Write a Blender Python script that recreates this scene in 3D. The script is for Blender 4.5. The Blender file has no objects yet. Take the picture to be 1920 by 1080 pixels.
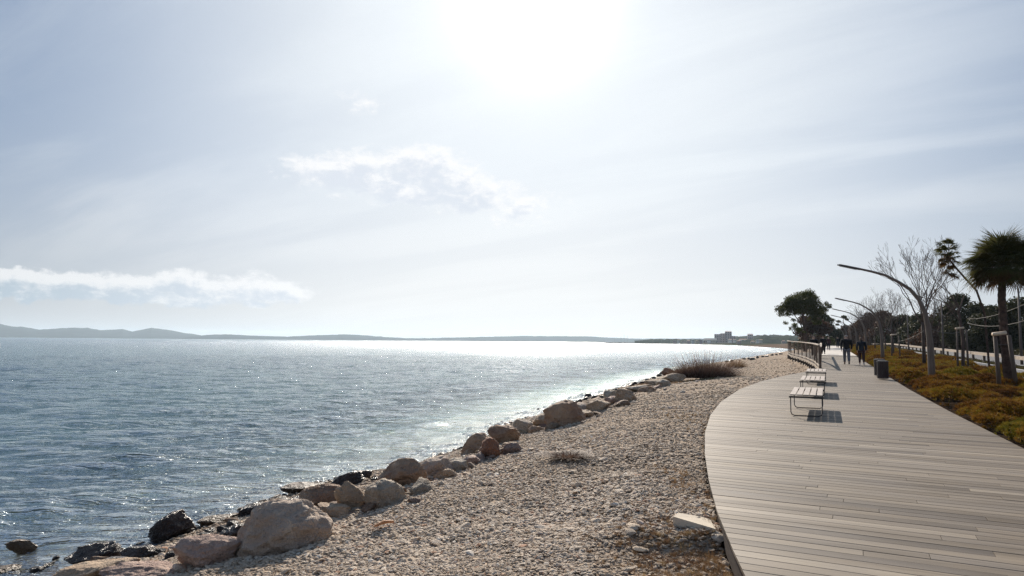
import bpy, math, random
import numpy as np
from mathutils import Vector, Matrix, noise, Euler

random.seed(7)
rng = np.random.default_rng(7)
sc = bpy.context.scene
C = sc.collection
R = math.radians

# ------------------------------------------------------------------ camera
F = 1280.0                       # focal length in pixels of the 1920 wide frame
CAM = Vector((0.0, 0.0, 1.65))
PITCH = math.atan((639.7 - 540.0) / F)
ROLL = R(0.458)
cd = bpy.data.cameras.new('camera')
cam = bpy.data.objects.new('camera', cd)
C.objects.link(cam)
cd.sensor_width = 36.0
cd.lens = 36.0 * F / 1920.0
cd.clip_start = 0.05
cd.clip_end = 60000
cam.location = CAM
cam.rotation_euler = (Matrix.Rotation(math.pi / 2 + PITCH, 4, 'X') @ Matrix.Rotation(ROLL, 4, 'Z')).to_euler()
sc.camera = cam
CR = cam.rotation_euler.to_matrix()

SUN_EL, SUN_AZ = R(27.2), R(1.9)
sun_dir = Vector((math.sin(SUN_AZ) * math.cos(SUN_EL), math.cos(SUN_AZ) * math.cos(SUN_EL), math.sin(SUN_EL)))


def ray(px, py):
    return (CR @ Vector(((px - 960.0) / F, (540.0 - py) / F, -1.0))).normalized()


# ------------------------------------------------------------------ node helpers
class NT:
    def __init__(s, tree):
        s.t = tree
        s.n = tree.nodes
        s.l = tree.links

    def node(s, typ, **kw):
        nd = s.n.new(typ)
        for k, v in kw.items():
            setattr(nd, k, v)
        return nd

    def put(s, sock, v):
        if hasattr(v, 'is_output') or isinstance(v, bpy.types.NodeSocket):
            s.l.new(v, sock)
        elif v is not None:
            if isinstance(v, (tuple, list)) and len(v) == 3 and sock.type == 'RGBA':
                v = (*v, 1)
            sock.default_value = v

    def math(s, op, a, b=None, c=None, clamp=False):
        nd = s.node('ShaderNodeMath', operation=op, use_clamp=clamp)
        s.put(nd.inputs[0], a)
        if b is not None: s.put(nd.inputs[1], b)
        if c is not None: s.put(nd.inputs[2], c)
        return nd.outputs[0]

    def vmath(s, op, a, b=None, out=0):
        nd = s.node('ShaderNodeVectorMath', operation=op)
        s.put(nd.inputs[0], a)
        if b is not None:
            s.put(nd.inputs[3 if op == 'SCALE' else 1], b)
        return nd.outputs[out]

    def mix(s, f, a, b, mode='MIX'):
        nd = s.node('ShaderNodeMix', data_type='RGBA', blend_type=mode, clamp_factor=True)
        s.put(nd.inputs[0], f); s.put(nd.inputs[6], a); s.put(nd.inputs[7], b)
        return nd.outputs[2]

    def noise(s, vec, scale, detail=4, rough=0.55, dist=0.0, out=0):
        nd = s.node('ShaderNodeTexNoise')
        s.put(nd.inputs['Vector'], vec)
        nd.inputs['Scale'].default_value = scale
        nd.inputs['Detail'].default_value = detail
        nd.inputs['Roughness'].default_value = rough
        nd.inputs['Distortion'].default_value = dist
        return nd.outputs[out]

    def voro(s, vec, scale, feature='F1', out=0, rand=1.0):
        nd = s.node('ShaderNodeTexVoronoi', feature=feature)
        s.put(nd.inputs['Vector'], vec)
        nd.inputs['Scale'].default_value = scale
        nd.inputs['Randomness'].default_value = rand
        return nd.outputs[out]

    def ramp(s, f, stops):
        nd = s.node('ShaderNodeValToRGB')
        s.put(nd.inputs[0], f)
        el = nd.color_ramp.elements
        while len(el) < len(stops): el.new(0.5)
        for e, (p, c) in zip(el, stops):
            e.position = p
            e.color = (*c, 1) if not isinstance(c, float) else (c, c, c, 1)
        return nd.outputs[0]

    def mapr(s, v, a, b, c=0.0, d=1.0, smooth=False):
        nd = s.node('ShaderNodeMapRange')
        if smooth: nd.interpolation_type = 'SMOOTHSTEP'
        s.put(nd.inputs[0], v)
        for i, x in enumerate((a, b, c, d)): s.put(nd.inputs[i + 1], x)
        return nd.outputs[0]

    def bump(s, h, strength=0.5, dist=0.02, normal=None):
        nd = s.node('ShaderNodeBump')
        nd.inputs['Strength'].default_value = strength
        nd.inputs['Distance'].default_value = dist
        s.put(nd.inputs['Height'], h)
        if normal is not None: s.put(nd.inputs['Normal'], normal)
        return nd.outputs[0]


# ------------------------------------------------------------------ world
W = bpy.data.worlds.new('World')
sc.world = W
W.use_nodes = True
w = NT(W.node_tree)
w.n.clear()
sky = w.node('ShaderNodeTexSky', sky_type='NISHITA')
sky.sun_disc = False
sky.sun_elevation = SUN_EL
sky.sun_rotation = SUN_AZ
sky.altitude = 0
sky.air_density = 1.0
sky.dust_density = 1.0
sky.ozone_density = 1.5
tc = w.node('ShaderNodeTexCoord')
D = w.vmath('NORMALIZE', tc.outputs['Generated'])
sep = w.node('ShaderNodeSeparateXYZ')
w.put(sep.inputs[0], D)
az = w.math('ARCTAN2', sep.outputs[0], sep.outputs[1])
el = w.math('ARCSINE', sep.outputs[2])


def px_azel(px, py):
    d = ray(px, py)
    return math.atan2(d.x, d.y), math.asin(d.z)


cosang = w.math('MAXIMUM', w.vmath('DOT_PRODUCT', D, tuple(sun_dir), out=1), 0.0)
# thin veil of high cloud, lit from behind: bright towards the sun
cv = w.node('ShaderNodeCombineXYZ')
zc = w.math('ADD', w.math('MAXIMUM', sep.outputs[2], 0.0), 0.18)
w.put(cv.inputs[0], w.math('DIVIDE', sep.outputs[0], zc))
w.put(cv.inputs[1], w.math('DIVIDE', sep.outputs[1], zc))
mp = w.node('ShaderNodeMapping')
mp.inputs['Rotation'].default_value = (0, 0, R(30))
mp.inputs['Scale'].default_value = (1, 1, 1)
w.put(mp.inputs[0], cv.outputs[0])
mp2 = w.node('ShaderNodeMapping'); mp2.inputs['Scale'].default_value = (0.40, 1.7, 1)
w.put(mp2.inputs[0], mp.outputs[0])
cir = w.noise(mp2.outputs[0], 1.0, 7, 0.55, 0.5)
cir2 = w.noise(cv.outputs[0], 0.45, 5, 0.5, 0.3)
veil = w.math('MULTIPLY', w.mapr(cir, 0.42, 0.64, 0, 1, True), w.mapr(cir2, 0.34, 0.60, 0.25, 1.0, True))
ang = w.math('ARCCOSINE', w.math('MINIMUM', cosang, 1.0))
g2 = w.math('POWER', cosang, 60.0)
g3 = w.math('POWER', cosang, 400.0)
glow = w.math('ADD', w.math('MULTIPLY', g2, 0.12), w.math('MULTIPLY', g3, 1.0))
SKYK = 0.023
f_ang = w.math('EXPONENT', w.math('MULTIPLY', w.math('POWER', w.math('DIVIDE', ang, R(29.5)), 3.0), -1.0))
f_ang = w.math('MULTIPLY', f_ang, w.math('ADD', 0.86, w.math('MULTIPLY', veil, 0.14)))
f_el = w.math('MULTIPLY', w.math('EXPONENT', w.math('MULTIPLY', w.math('MAXIMUM', el, 0.0), -1.0 / R(14.0))), 0.80)
inv = w.math('MULTIPLY', w.math('SUBTRACT', 1.0, f_ang), w.math('SUBTRACT', 1.0, f_el))
inv = w.math('MULTIPLY', inv, w.math('SUBTRACT', 1.0, w.math('MULTIPLY', veil, 0.40)))
fw = w.math('SUBTRACT', 1.0, inv)
side = w.mapr(ang, R(48), R(26), 0, 1, True)
low_ = w.mapr(el, R(16), R(1), 0, 1, True)
whitec = w.mix(side, w.mix(low_, (0.66, 0.70, 0.735), (0.655, 0.67, 0.675)), w.mix(low_, (0.90, 0.95, 0.99), (0.97, 0.972, 0.965)))
base = w.mix(1.0, w.vmath('SCALE', sky.outputs[0], SKYK), (0.012, 0.090, 0.245), 'ADD')
base = w.mix(fw, base, whitec)
base = w.mix(1.0, base, w.vmath('SCALE', (1.0, 1.0, 1.0), glow), 'ADD')

# cumulus, placed by azimuth and elevation
BL = [(-60, 533, 120, 26, 1), (60, 530, 110, 25, 1), (190, 541, 110, 24, 1), (325, 533, 52, 26, 1), (365, 556, 80, 16, 1),
      (300, 550, 90, 18, 1), (480, 537, 78, 27, 1), (540, 552, 46, 15, 1), (478, 572, 26, 7, .6),
      (722, 322, 120, 36, 1.0), (800, 300, 75, 24, .9), (610, 322, 80, 24, .75), (880, 370, 110, 26, .7),
      (980, 400, 110, 32, .55), (680, 190, 60, 26, .5), (780, 350, 150, 30, .8)]
nvec = w.node('ShaderNodeCombineXYZ')
w.put(nvec.inputs[0], w.math('MULTIPLY', az, 1.0))
w.put(nvec.inputs[1], w.math('MULTIPLY', el, 1.7))


def cloud_mask(daz, de):
    a2 = w.math('ADD', az, daz); e2 = w.math('ADD', el, de)
    acc = None
    for (x, y, rx, ry, k) in BL:
        a0, e0 = px_azel(x, y)
        a1, _ = px_azel(x + rx, y); _, e1 = px_azel(x, y - ry)
        u = w.math('MULTIPLY', w.math('SUBTRACT', a2, a0), 1 / (a1 - a0))
        v = w.math('MULTIPLY', w.math('SUBTRACT', e2, e0), 1 / (e1 - e0))
        d2 = w.math('ADD', w.math('MULTIPLY', u, u), w.math('MULTIPLY', v, v))
        m = w.math('MULTIPLY', w.math('EXPONENT', w.math('MULTIPLY', d2, -0.9)), k)
        acc = m if acc is None else w.math('ADD', acc, m)
    off = w.vmath('ADD', nvec.outputs[0], (daz, de * 1.7, 0))
    nb = w.noise(off, 24, 9, 0.62, 0.3)
    nm = w.noise(off, 75, 5, 0.6)
    f = w.math('ADD', w.math('MINIMUM', acc, 1.15), w.math('ADD', w.math('MULTIPLY', w.math('SUBTRACT', nb, 0.5), 2.3), w.math('MULTIPLY', w.math('SUBTRACT', nm, 0.5), 0.9)))
    return f, acc


f0, acc0 = cloud_mask(0, 0)
f1, _a = cloud_mask(0.004, 0.011)
cm = w.math('MULTIPLY', w.mapr(f0, w.mapr(side, 0, 1, 0.40, 0.22), w.mapr(side, 0, 1, 0.72, 1.05), 0, 1, True), w.mapr(acc0, 0.12, 0.34, 0, 1, True))
thick = w.mapr(f1, 0.52, 1.3, 0, 1, True)       # cloud above this point: underside in shade
ccol = w.mix(thick, w.mix(side, (0.86, 0.87, 0.88), (0.99, 0.99, 1.0)), w.mix(side, (0.42, 0.52, 0.61), (0.74, 0.79, 0.87)))
ccol = w.mix(1.0, ccol, w.vmath('SCALE', (1, 1, 1), w.math('MULTIPLY', glow, 0.6)), 'ADD')
base = w.mix(w.math('MULTIPLY', cm, 0.92), base, ccol)
bg = w.node('ShaderNodeBackground')
bg.inputs[1].default_value = 0.70
w.put(bg.inputs[0], base)
wo = w.node('ShaderNodeOutputWorld')
w.l.new(bg.outputs[0], wo.inputs[0])
try:
    W.cycles.sampling_method = 'MANUAL'
    W.cycles.sample_map_resolution = 512
except Exception:
    pass

# ------------------------------------------------------------------ sun
sl = bpy.data.lights.new('sun', 'SUN')
sl.energy = 5.0
sl.angle = R(0.53)
sl.color = (1.0, 0.90, 0.78)
so = bpy.data.objects.new('sun', sl)
C.objects.link(so)
so.rotation_euler = sun_dir.to_track_quat('Z', 'Y').to_euler()
so.location = (0, 0, 50)

sc.view_settings.view_transform = 'Standard'
sc.view_settings.look = 'None'
sc.view_settings.exposure = 0.52
sc.view_settings.gamma = 1.0
sc.view_settings.use_curve_mapping = False
sc.cycles.use_denoising = True
sc.cycles.denoising_prefilter = 'NONE'
sc.cycles.max_bounces = 7
sc.cycles.transparent_max_bounces = 24
sc.cycles.volume_bounces = 0
sc.cycles.sample_clamp_indirect = 3.0
sc.cycles.sample_clamp_direct = 45.0
sc.cycles.caustics_reflective = False
sc.cycles.caustics_refractive = False

# ------------------------------------------------------------------ place geometry helpers
HD = R(24.7)                     # heading of the promenade
SH, CH = math.sin(HD), math.cos(HD)
SEA = -1.2


def deckz(y):
    return 0.01 * min(max(y, -40), 120)


def P(u, v, z=0.0):
    """promenade coordinates: u to the right of the walk, v along it, z above the walk"""
    x = u * CH + v * SH
    y = -u * SH + v * CH
    return Vector((x, y, deckz(y) + z))


def at_z(px, py, z):
    d = ray(px, py)
    t = (z - CAM.z) / d.z
    return CAM + d * t


def at_deck(px, py, h=0.0):
    d = ray(px, py)
    t = (h - CAM.z) / (d.z - 0.01 * d.y)
    return CAM + d * t


# ------------------------------------------------------------------ mesh helpers
def link(o, parent=None):
    C.objects.link(o)
    if parent is not None:
        o.parent = parent
    return o


def tag(o, label=None, cat=None, group=None, kind=None):
    if label: o['label'] = label
    if cat: o['category'] = cat
    if group: o['group'] = group
    if kind: o['kind'] = kind
    return o


def empty(name, loc=(0, 0, 0), rz=0.0, label=None, cat=None, group=None):
    o = bpy.data.objects.new(name, None)
    o.empty_display_size = 0.2
    o.location = loc
    o.rotation_euler = (0, 0, rz)
    C.objects.link(o)
    return tag(o, label, cat, group)


class MB:
    def __init__(s):
        s.v = []; s.f = []; s.tone = []

    def add(s, vs, fs, tone=None):
        b = len(s.v)
        s.v.extend([tuple(p) for p in vs])
        s.f.extend([tuple(i + b for i in f) for f in fs])
        if tone is not None: s.tone.extend([tone] * len(vs))
        return s

    def box(s, c, size, rz=0.0, M=None, tone=None, taper=1.0):
        x, y, z = size[0] / 2, size[1] / 2, size[2] / 2
        vs = [Vector((i * x * (taper if k > 0 else 1), j * y * (taper if k > 0 else 1), k * z)) for k in (-1, 1) for j in (-1, 1) for i in (-1, 1)]
        if M is None: M = Matrix.Rotation(rz, 3, 'Z')
        vs = [M @ p + Vector(c) for p in vs]
        return s.add(vs, [(0, 2, 3, 1), (4, 5, 7, 6), (0, 1, 5, 4), (2, 6, 7, 3), (0, 4, 6, 2), (1, 3, 7, 5)], tone)

    def beam(s, a, b, wd, ht, up=(0, 0, 1)):
        a = Vector(a); b = Vector(b)
        d = b - a; L = d.length
        if L < 1e-6: return s
        d /= L
        side = d.cross(Vector(up))
        if side.length < 1e-4: side = Vector((1, 0, 0))
        side.normalize(); u2 = side.cross(d)
        M = Matrix((d, side, u2)).transposed()
        return s.box((a + b) / 2, (L, wd, ht), M=M)

    def tube(s, pts, rad, n=8, cap=True, closed=False):
        pts = [Vector(p) for p in pts]
        if not hasattr(rad, '__len__'): rad = [rad] * len(pts)
        b = len(s.v)
        prev = None
        m = len(pts)
        for i, p in enumerate(pts):
            if closed: t = (pts[(i + 1) % m] - pts[i - 1])
            elif i == 0: t = pts[1] - p
            elif i == m - 1: t = p - pts[i - 1]
            else: t = (pts[i + 1] - pts[i - 1])
            if t.length < 1e-9: t = Vector((0, 0, 1))
            t.normalize()
            if prev is None:
                prev = t.cross(Vector((0.0, 0.0, 1.0)) if abs(t.z) < 0.95 else Vector((1.0, 0, 0)))
            x = (prev - t * prev.dot(t))
            if x.length < 1e-6: x = t.orthogonal()
            x.normalize(); prev = x
            y = t.cross(x)
            for k in range(n):
                a = 2 * math.pi * k / n
                s.v.append(tuple(p + (x * math.cos(a) + y * math.sin(a)) * rad[i]))
        for i in range(m - 1 if not closed else m):
            j = (i + 1) % m
            for k in range(n):
                k2 = (k + 1) % n
                s.f.append((b + i * n + k, b + i * n + k2, b + j * n + k2, b + j * n + k))
        if cap and not closed:
            s.f.append(tuple(b + k for k in reversed(range(n))))
            s.f.append(tuple(b + (m - 1) * n + k for k in range(n)))
        return s

    def lathe(s, prof, n=16, c=(0, 0, 0)):
        b = len(s.v)
        for (r, z) in prof:
            for k in range(n):
                a = 2 * math.pi * k / n
                s.v.append((c[0] + r * math.cos(a), c[1] + r * math.sin(a), c[2] + z))
        for i in range(len(prof) - 1):
            for k in range(n):
                k2 = (k + 1) % n
                s.f.append((b + i * n + k, b + i * n + k2, b + (i + 1) * n + k2, b + (i + 1) * n + k))
        s.f.append(tuple(b + k for k in reversed(range(n))))
        s.f.append(tuple(b + (len(prof) - 1) * n + k for k in range(n)))
        return s

    def mesh(s, name, mat, smooth=False):
        me = bpy.data.meshes.new(name)
        me.from_pydata(s.v, [], s.f)
        me.validate()
        if mat: me.materials.append(mat)
        if smooth: me.polygons.foreach_set('use_smooth', [True] * len(me.polygons))
        if s.tone and len(s.tone) == len(s.v):
            a = me.attributes.new('tone', 'FLOAT', 'POINT')
            a.data.foreach_set('value', s.tone)
        me.update()
        return me

    def build(s, name, mat, parent=None, smooth=False, loc=None):
        o = bpy.data.objects.new(name, s.mesh(name, mat, smooth))
        link(o, parent)
        if loc is not None: o.location = loc
        return o


def np_mesh(name, V, Fq, mat, smooth=False, attrs=None):
    V = np.asarray(V, dtype=np.float32); Fq = np.asarray(Fq, dtype=np.int32)
    k = Fq.shape[1]
    me = bpy.data.meshes.new(name)
    me.vertices.add(len(V)); me.vertices.foreach_set('co', V.ravel())
    me.loops.add(Fq.size); me.loops.foreach_set('vertex_index', Fq.ravel())
    me.polygons.add(len(Fq)); me.polygons.foreach_set('loop_start', np.arange(0, Fq.size, k, dtype=np.int32))
    if smooth: me.polygons.foreach_set('use_smooth', np.ones(len(Fq), dtype=bool))
    for nm, arr in (attrs or {}).items():
        a = me.attributes.new(nm, 'FLOAT', 'POINT'); a.data.foreach_set('value', np.asarray(arr, dtype=np.float32))
    me.update(calc_edges=True)
    if mat: me.materials.append(mat)
    return me


def copy_tree(o, parent=None, loc=None, rz=None):
    c = o.copy(); C.objects.link(c)
    c.parent = parent
    if loc is not None: c.location = loc
    if rz is not None: c.rotation_euler = (0, 0, rz)
    for ch in [x for x in bpy.data.objects if x.parent is o]:
        copy_tree(ch, c)
    return c


# ------------------------------------------------------------------ materials
def material(name):
    m = bpy.data.materials.new(name)
    m.use_nodes = True
    t = NT(m.node_tree)
    t.n.clear()
    out = t.node('ShaderNodeOutputMaterial')
    bs = t.node('ShaderNodeBsdfPrincipled')
    t.l.new(bs.outputs[0], out.inputs[0])
    return m, t, bs, out


def simple(name, col, rough=0.7, var=0.25, scale=6.0, bump=0.25, bd=0.01, metallic=0.0, spec=0.28, stretch=(1, 1, 1), obj=True):
    m, t, b, o = material(name)
    tcn = t.node('ShaderNodeTexCoord')
    mpn = t.node('ShaderNodeMapping'); mpn.inputs['Scale'].default_value = stretch
    t.put(mpn.inputs[0], tcn.outputs['Object'])
    n = t.noise(mpn.outputs[0], scale, 6, 0.6)
    lo = tuple(c * (1 - var) for c in col); hi = tuple(min(1, c * (1 + var)) for c in col)
    c = t.mix(t.mapr(n, 0.3, 0.7), lo, hi)
    t.put(b.inputs['Base Color'], c)
    b.inputs['Roughness'].default_value = rough
    b.inputs['Metallic'].default_value = metallic
    b.inputs['Specular IOR Level'].default_value = spec
    if bump: t.put(b.inputs['Normal'], t.bump(t.noise(mpn.outputs[0], scale * 4, 5, 0.6), bump, bd))
    return m


def foliage(name, c1, c2, c3=None, trans=0.35, rough=0.6):
    m, t, b, o = material(name)
    geo = t.node('ShaderNodeNewGeometry')
    n = t.noise(geo.outputs['Position'], 1.7, 4, 0.6)
    n2 = t.noise(geo.outputs['Position'], 9.0, 2, 0.5)
    c = t.mix(t.mapr(n, 0.35, 0.65), c1, c2)
    if c3: c = t.mix(t.mapr(n2, 0.52, 0.68), c, c3)
    t.put(b.inputs['Base Color'], c)
    b.inputs['Roughness'].default_value = rough
    b.inputs['Specular IOR Level'].default_value = 0.07
    tr = t.node('ShaderNodeBsdfTranslucent')
    t.put(tr.inputs[0], c)
    mx = t.node('ShaderNodeMixShader')
    mx.inputs[0].default_value = trans
    t.l.new(b.outputs[0], mx.inputs[1]); t.l.new(tr.outputs[0], mx.inputs[2])
    t.l.new(mx.outputs[0], o.inputs[0])
    return m


def inst_tone(t, name='tone'):
    a = t.node('ShaderNodeAttribute', attribute_type='INSTANCER', attribute_name=name)
    return a.outputs['Fac']


def geo_tone(t, name='tone'):
    a = t.node('ShaderNodeAttribute', attribute_type='GEOMETRY', attribute_name=name)
    return a.outputs['Fac']


# gravel stones
M_PEB, t, b, o = material('pebble')
tn = inst_tone(t)
c = t.ramp(tn, [(0.0, (0.25, 0.175, 0.115)), (0.22, (0.50, 0.385, 0.27)), (0.55, (0.74, 0.585, 0.43)), (0.8, (0.84, 0.70, 0.54)), (0.93, (0.88, 0.80, 0.68)), (1.0, (0.52, 0.27, 0.15))])
tcn = t.node('ShaderNodeTexCoord')
nn = t.noise(tcn.outputs['Object'], 2.2, 5, 0.65)
c = t.mix(t.mapr(nn, 0.35, 0.7, 0.45, 0.0), c, (0.16, 0.12, 0.09))
t.put(b.inputs['Base Color'], c)
b.inputs['Roughness'].default_value = 0.75
b.inputs['Specular IOR Level'].default_value = 0.2
t.put(b.inputs['Normal'], t.bump(t.noise(tcn.outputs['Object'], 6, 4, 0.6), 0.5, 0.08))

# ground sheet: sandy gravel bed, seabed, soil
M_GR, t, b, o = material('beach_gravel')
geo = t.node('ShaderNodeNewGeometry')
pos = geo.outputs['Position']
sp = t.node('ShaderNodeSeparateXYZ'); t.put(sp.inputs[0], pos)
v1 = t.voro(pos, 15.0, out=1)
v2 = t.voro(pos, 34.0, out=1)
sv = t.node('ShaderNodeSeparateColor'); t.put(sv.inputs[0], v1)
gc = t.ramp(sv.outputs[0], [(0.0, (0.23, 0.165, 0.11)), (0.4, (0.45, 0.35, 0.25)), (0.75, (0.62, 0.495, 0.365)), (1.0, (0.76, 0.64, 0.50))])
sv2 = t.node('ShaderNodeSeparateColor'); t.put(sv2.inputs[0], v2)
gc = t.mix(0.4, gc, t.ramp(sv2.outputs[0], [(0.0, (0.18, 0.14, 0.10)), (1.0, (0.62, 0.52, 0.42))]))
big = t.noise(pos, 0.5, 5, 0.6)
gc = t.mix(t.mapr(big, 0.48, 0.72, 0, 0.55), gc, (0.20, 0.145, 0.095))
gc = t.mix(1.0, gc, (0.70, 0.67, 0.65), 'MULTIPLY')
zone = geo_tone(t, 'zone')        # 0 gravel, 1 soil, 2 sand far
soil = t.mix(t.mapr(t.noise(pos, 3.0, 5, 0.7), 0.35, 0.65), (0.020, 0.014, 0.011), (0.048, 0.034, 0.024))
gc = t.mix(t.mapr(zone, 0.0, 1.0), gc, soil)
sand = t.mix(t.mapr(t.noise(pos, 0.02, 6, 0.7), 0.35, 0.65), (0.13, 0.092, 0.066), (0.20, 0.15, 0.11))
gc = t.mix(t.mapr(zone, 1.0, 2.0), gc, sand)
farg = t.mix(t.mapr(t.noise(pos, 0.012, 6, 0.7), 0.4, 0.6), (0.03, 0.04, 0.022), (0.09, 0.085, 0.05))
gc = t.mix(t.mapr(zone, 2.0, 3.0), gc, farg)
# wet and submerged
wet = t.mapr(sp.outputs[2], SEA + 0.22, SEA - 0.02)
sb = t.mix(t.mapr(t.noise(pos, 1.6, 5, 0.65), 0.42, 0.6), (0.03, 0.03, 0.018), (0.20, 0.18, 0.11))
gc = t.mix(t.mapr(sp.outputs[2], SEA + 0.02, SEA - 0.35), gc, t.mix(0.25, sb, gc))
gc = t.mix(t.math('MULTIPLY', wet, 0.5), gc, t.mix(1.0, gc, (0.25, 0.22, 0.2), 'MULTIPLY'))
t.put(b.inputs['Base Color'], gc)
t.put(b.inputs['Roughness'], t.mapr(wet, 0, 1, 0.95, 0.35))
t.put(b.inputs['Specular IOR Level'], t.mapr(t.math('MAXIMUM', zone, 0.0), 0.0, 0.6, 0.10, 0.0))
hh = t.math('ADD', t.math('MULTIPLY', t.voro(pos, 15.0), -1.0), t.math('MULTIPLY', t.voro(pos, 34.0), -0.5))
t.put(b.inputs['Normal'], t.bump(hh, 0.8, 0.04))

# rocks
def rock_mat(name, ca, cb, cc, rough=0.8, wet=False):
    m, t, b, o = material(name)
    tcn = t.node('ShaderNodeTexCoord'); p = tcn.outputs['Object']
    oi = t.node('ShaderNodeObjectInfo')
    p = t.vmath('ADD', p, t.vmath('SCALE', (7.0, 3.0, 5.0), oi.outputs['Random']))
    n = t.noise(p, 1.8, 8, 0.62, 0.4)
    n2 = t.noise(p, 5.5, 6, 0.65)
    n3 = t.noise(p, 22.0, 5, 0.6)
    c = t.mix(t.mapr(n, 0.36, 0.62), ca, cb)
    c = t.mix(t.mapr(n2, 0.55, 0.70, 0, 0.8), c, cc)
    c = t.mix(t.mapr(n3, 0.58, 0.72, 0, 0.6), c, tuple(x * 0.35 for x in ca))
    t.put(b.inputs['Base Color'], c)
    b.inputs['Roughness'].default_value = rough
    h = t.math('ADD', t.math('MULTIPLY', n2, 1.0), t.math('MULTIPLY', n3, 0.35))
    h = t.math('ADD', h, t.math('MULTIPLY', t.voro(p, 4.0, 'DISTANCE_TO_EDGE'), 0.7))
    t.put(b.inputs['Normal'], t.bump(h, 1.0, 0.13))
    return m


MR = {
    'grey': rock_mat('grey_limestone', (0.34, 0.25, 0.19), (0.52, 0.405, 0.31), (0.66, 0.55, 0.43)),
    'pink': rock_mat('pink_grey_stone', (0.33, 0.21, 0.165), (0.52, 0.37, 0.29), (0.62, 0.48, 0.38)),
    'tan': rock_mat('tan_stone', (0.34, 0.23, 0.145), (0.53, 0.39, 0.26), (0.62, 0.51, 0.38)),
    'brown': rock_mat('brown_stone', (0.26, 0.155, 0.10), (0.44, 0.295, 0.19), (0.56, 0.42, 0.295)),
    'orange': rock_mat('orange_red_stone', (0.20, 0.09, 0.05), (0.33, 0.155, 0.085), (0.42, 0.26, 0.16)),
    'pale': rock_mat('pale_stone', (0.34, 0.27, 0.20), (0.50, 0.42, 0.32), (0.62, 0.54, 0.43)),
    'dark': rock_mat('wet_dark_stone', (0.022, 0.016, 0.014), (0.055, 0.038, 0.03), (0.09, 0.06, 0.042), 0.28, True),
    'weed': rock_mat('weedy_stone', (0.06, 0.035, 0.018), (0.13, 0.08, 0.035), (0.03, 0.022, 0.012), 0.4, True),
}

# decking boards
def deck_mat():
    m, t, b, o = material('weathered_decking')
    geo = t.node('ShaderNodeNewGeometry')
    tn = geo_tone(t, 'tone')
    mpn = t.node('ShaderNodeMapping'); mpn.vector_type = 'POINT'
    mpn.inputs['Rotation'].default_value = (0, 0, HB)
    t.put(mpn.inputs[0], geo.outputs['Position'])
    off = t.node('ShaderNodeCombineXYZ')
    t.put(off.inputs[0], t.math('MULTIPLY', tn, 91.0)); t.put(off.inputs[2], t.math('MULTIPLY', tn, 37.0))
    p = t.vmath('ADD', mpn.outputs[0], off.outputs[0])
    st = t.node('ShaderNodeMapping'); st.inputs['Scale'].default_value = (0.9, 26, 1)
    t.put(st.inputs[0], p)
    grain = t.noise(st.outputs[0], 1.6, 7, 0.65, 0.2)
    st2 = t.node('ShaderNodeMapping'); st2.inputs['Scale'].default_value = (3.0, 120, 1)
    t.put(st2.inputs[0], p)
    fine = t.noise(st2.outputs[0], 1.0, 4, 0.6)
    blot = t.noise(p, 0.9, 5, 0.6)
    c = t.ramp(tn, [(0.0, (0.088, 0.067, 0.046)), (0.25, (0.138, 0.109, 0.077)), (0.55, (0.198, 0.160, 0.115)), (0.85, (0.238, 0.195, 0.142)), (1.0, (0.31, 0.26, 0.195))])
    c = t.mix(t.mapr(grain, 0.3, 0.7), t.mix(1.0, c, (0.74, 0.72, 0.70), 'MULTIPLY'), t.mix(1.0, c, (1.18, 1.17, 1.16), 'MULTIPLY'))
    c = t.mix(t.mapr(blot, 0.35, 0.68, 0.0, 0.35), c, (0.19, 0.175, 0.165))
    c = t.mix(t.mapr(fine, 0.58, 0.75, 0, 0.5), c, (0.10, 0.08, 0.065))
    st3 = t.node('ShaderNodeMapping'); st3.inputs['Scale'].default_value = (0.22, 2.6, 1)
    t.put(st3.inputs[0], mpn.outputs[0])
    band = t.noise(st3.outputs[0], 1.0, 5, 0.65)
    c = t.mix(t.mapr(band, 0.44, 0.60, 0.0, 0.75), c, t.mix(1.0, c, (0.62, 0.60, 0.58), 'MULTIPLY'))
    c = t.mix(t.mapr(band, 0.42, 0.28, 0.0, 0.6), c, t.mix(1.0, c, (1.34, 1.30, 1.22), 'MULTIPLY'))
    t.put(b.inputs['Base Color'], c)
    t.put(b.inputs['Roughness'], t.mapr(grain, 0.3, 0.7, 0.5, 0.7))
    b.inputs['Specular IOR Level'].default_value = 0.16
    wv = t.node('ShaderNodeTexWave', bands_direction='Y'); wv.inputs['Scale'].default_value = 14.0
    wv.inputs['Distortion'].default_value = 0.3
    t.put(wv.inputs[0], mpn.outputs[0])
    h = t.math('ADD', t.math('MULTIPLY', grain, 0.8), t.math('MULTIPLY', fine, 0.6))
    t.put(b.inputs['Normal'], t.bump(h, 0.35, 0.004))
    return m


HB = R(26.5)
M_DECK = deck_mat()
M_WOODD = simple('dark_brown_timber', (0.055, 0.04, 0.032), 0.7, 0.35, 3, stretch=(1, 1, 8))
M_POST = simple('grey_brown_post', (0.13, 0.095, 0.072), 0.75, 0.3, 4, stretch=(4, 4, 0.5))
M_LAMPW = simple('weathered_lamp_timber', (0.15, 0.115, 0.09), 0.6, 0.25, 5, stretch=(4, 4, 0.4))
M_RAILW = simple('pale_rail_timber', (0.36, 0.29, 0.22), 0.6, 0.25, 3)
M_STAKE = simple('pale_cut_log', (0.62, 0.48, 0.34), 0.6, 0.2, 6)
M_BARK = simple('bark', (0.085, 0.06, 0.048), 0.9, 0.4, 4, 0.6, 0.03)
M_TWIG = simple('twig_bark', (0.09, 0.062, 0.05), 0.9, 0.3, 4, 0.0)
M_PTRUNK = simple('palm_trunk', (0.085, 0.055, 0.042), 0.95, 0.5, 9, 1.0, 0.05)
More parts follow.
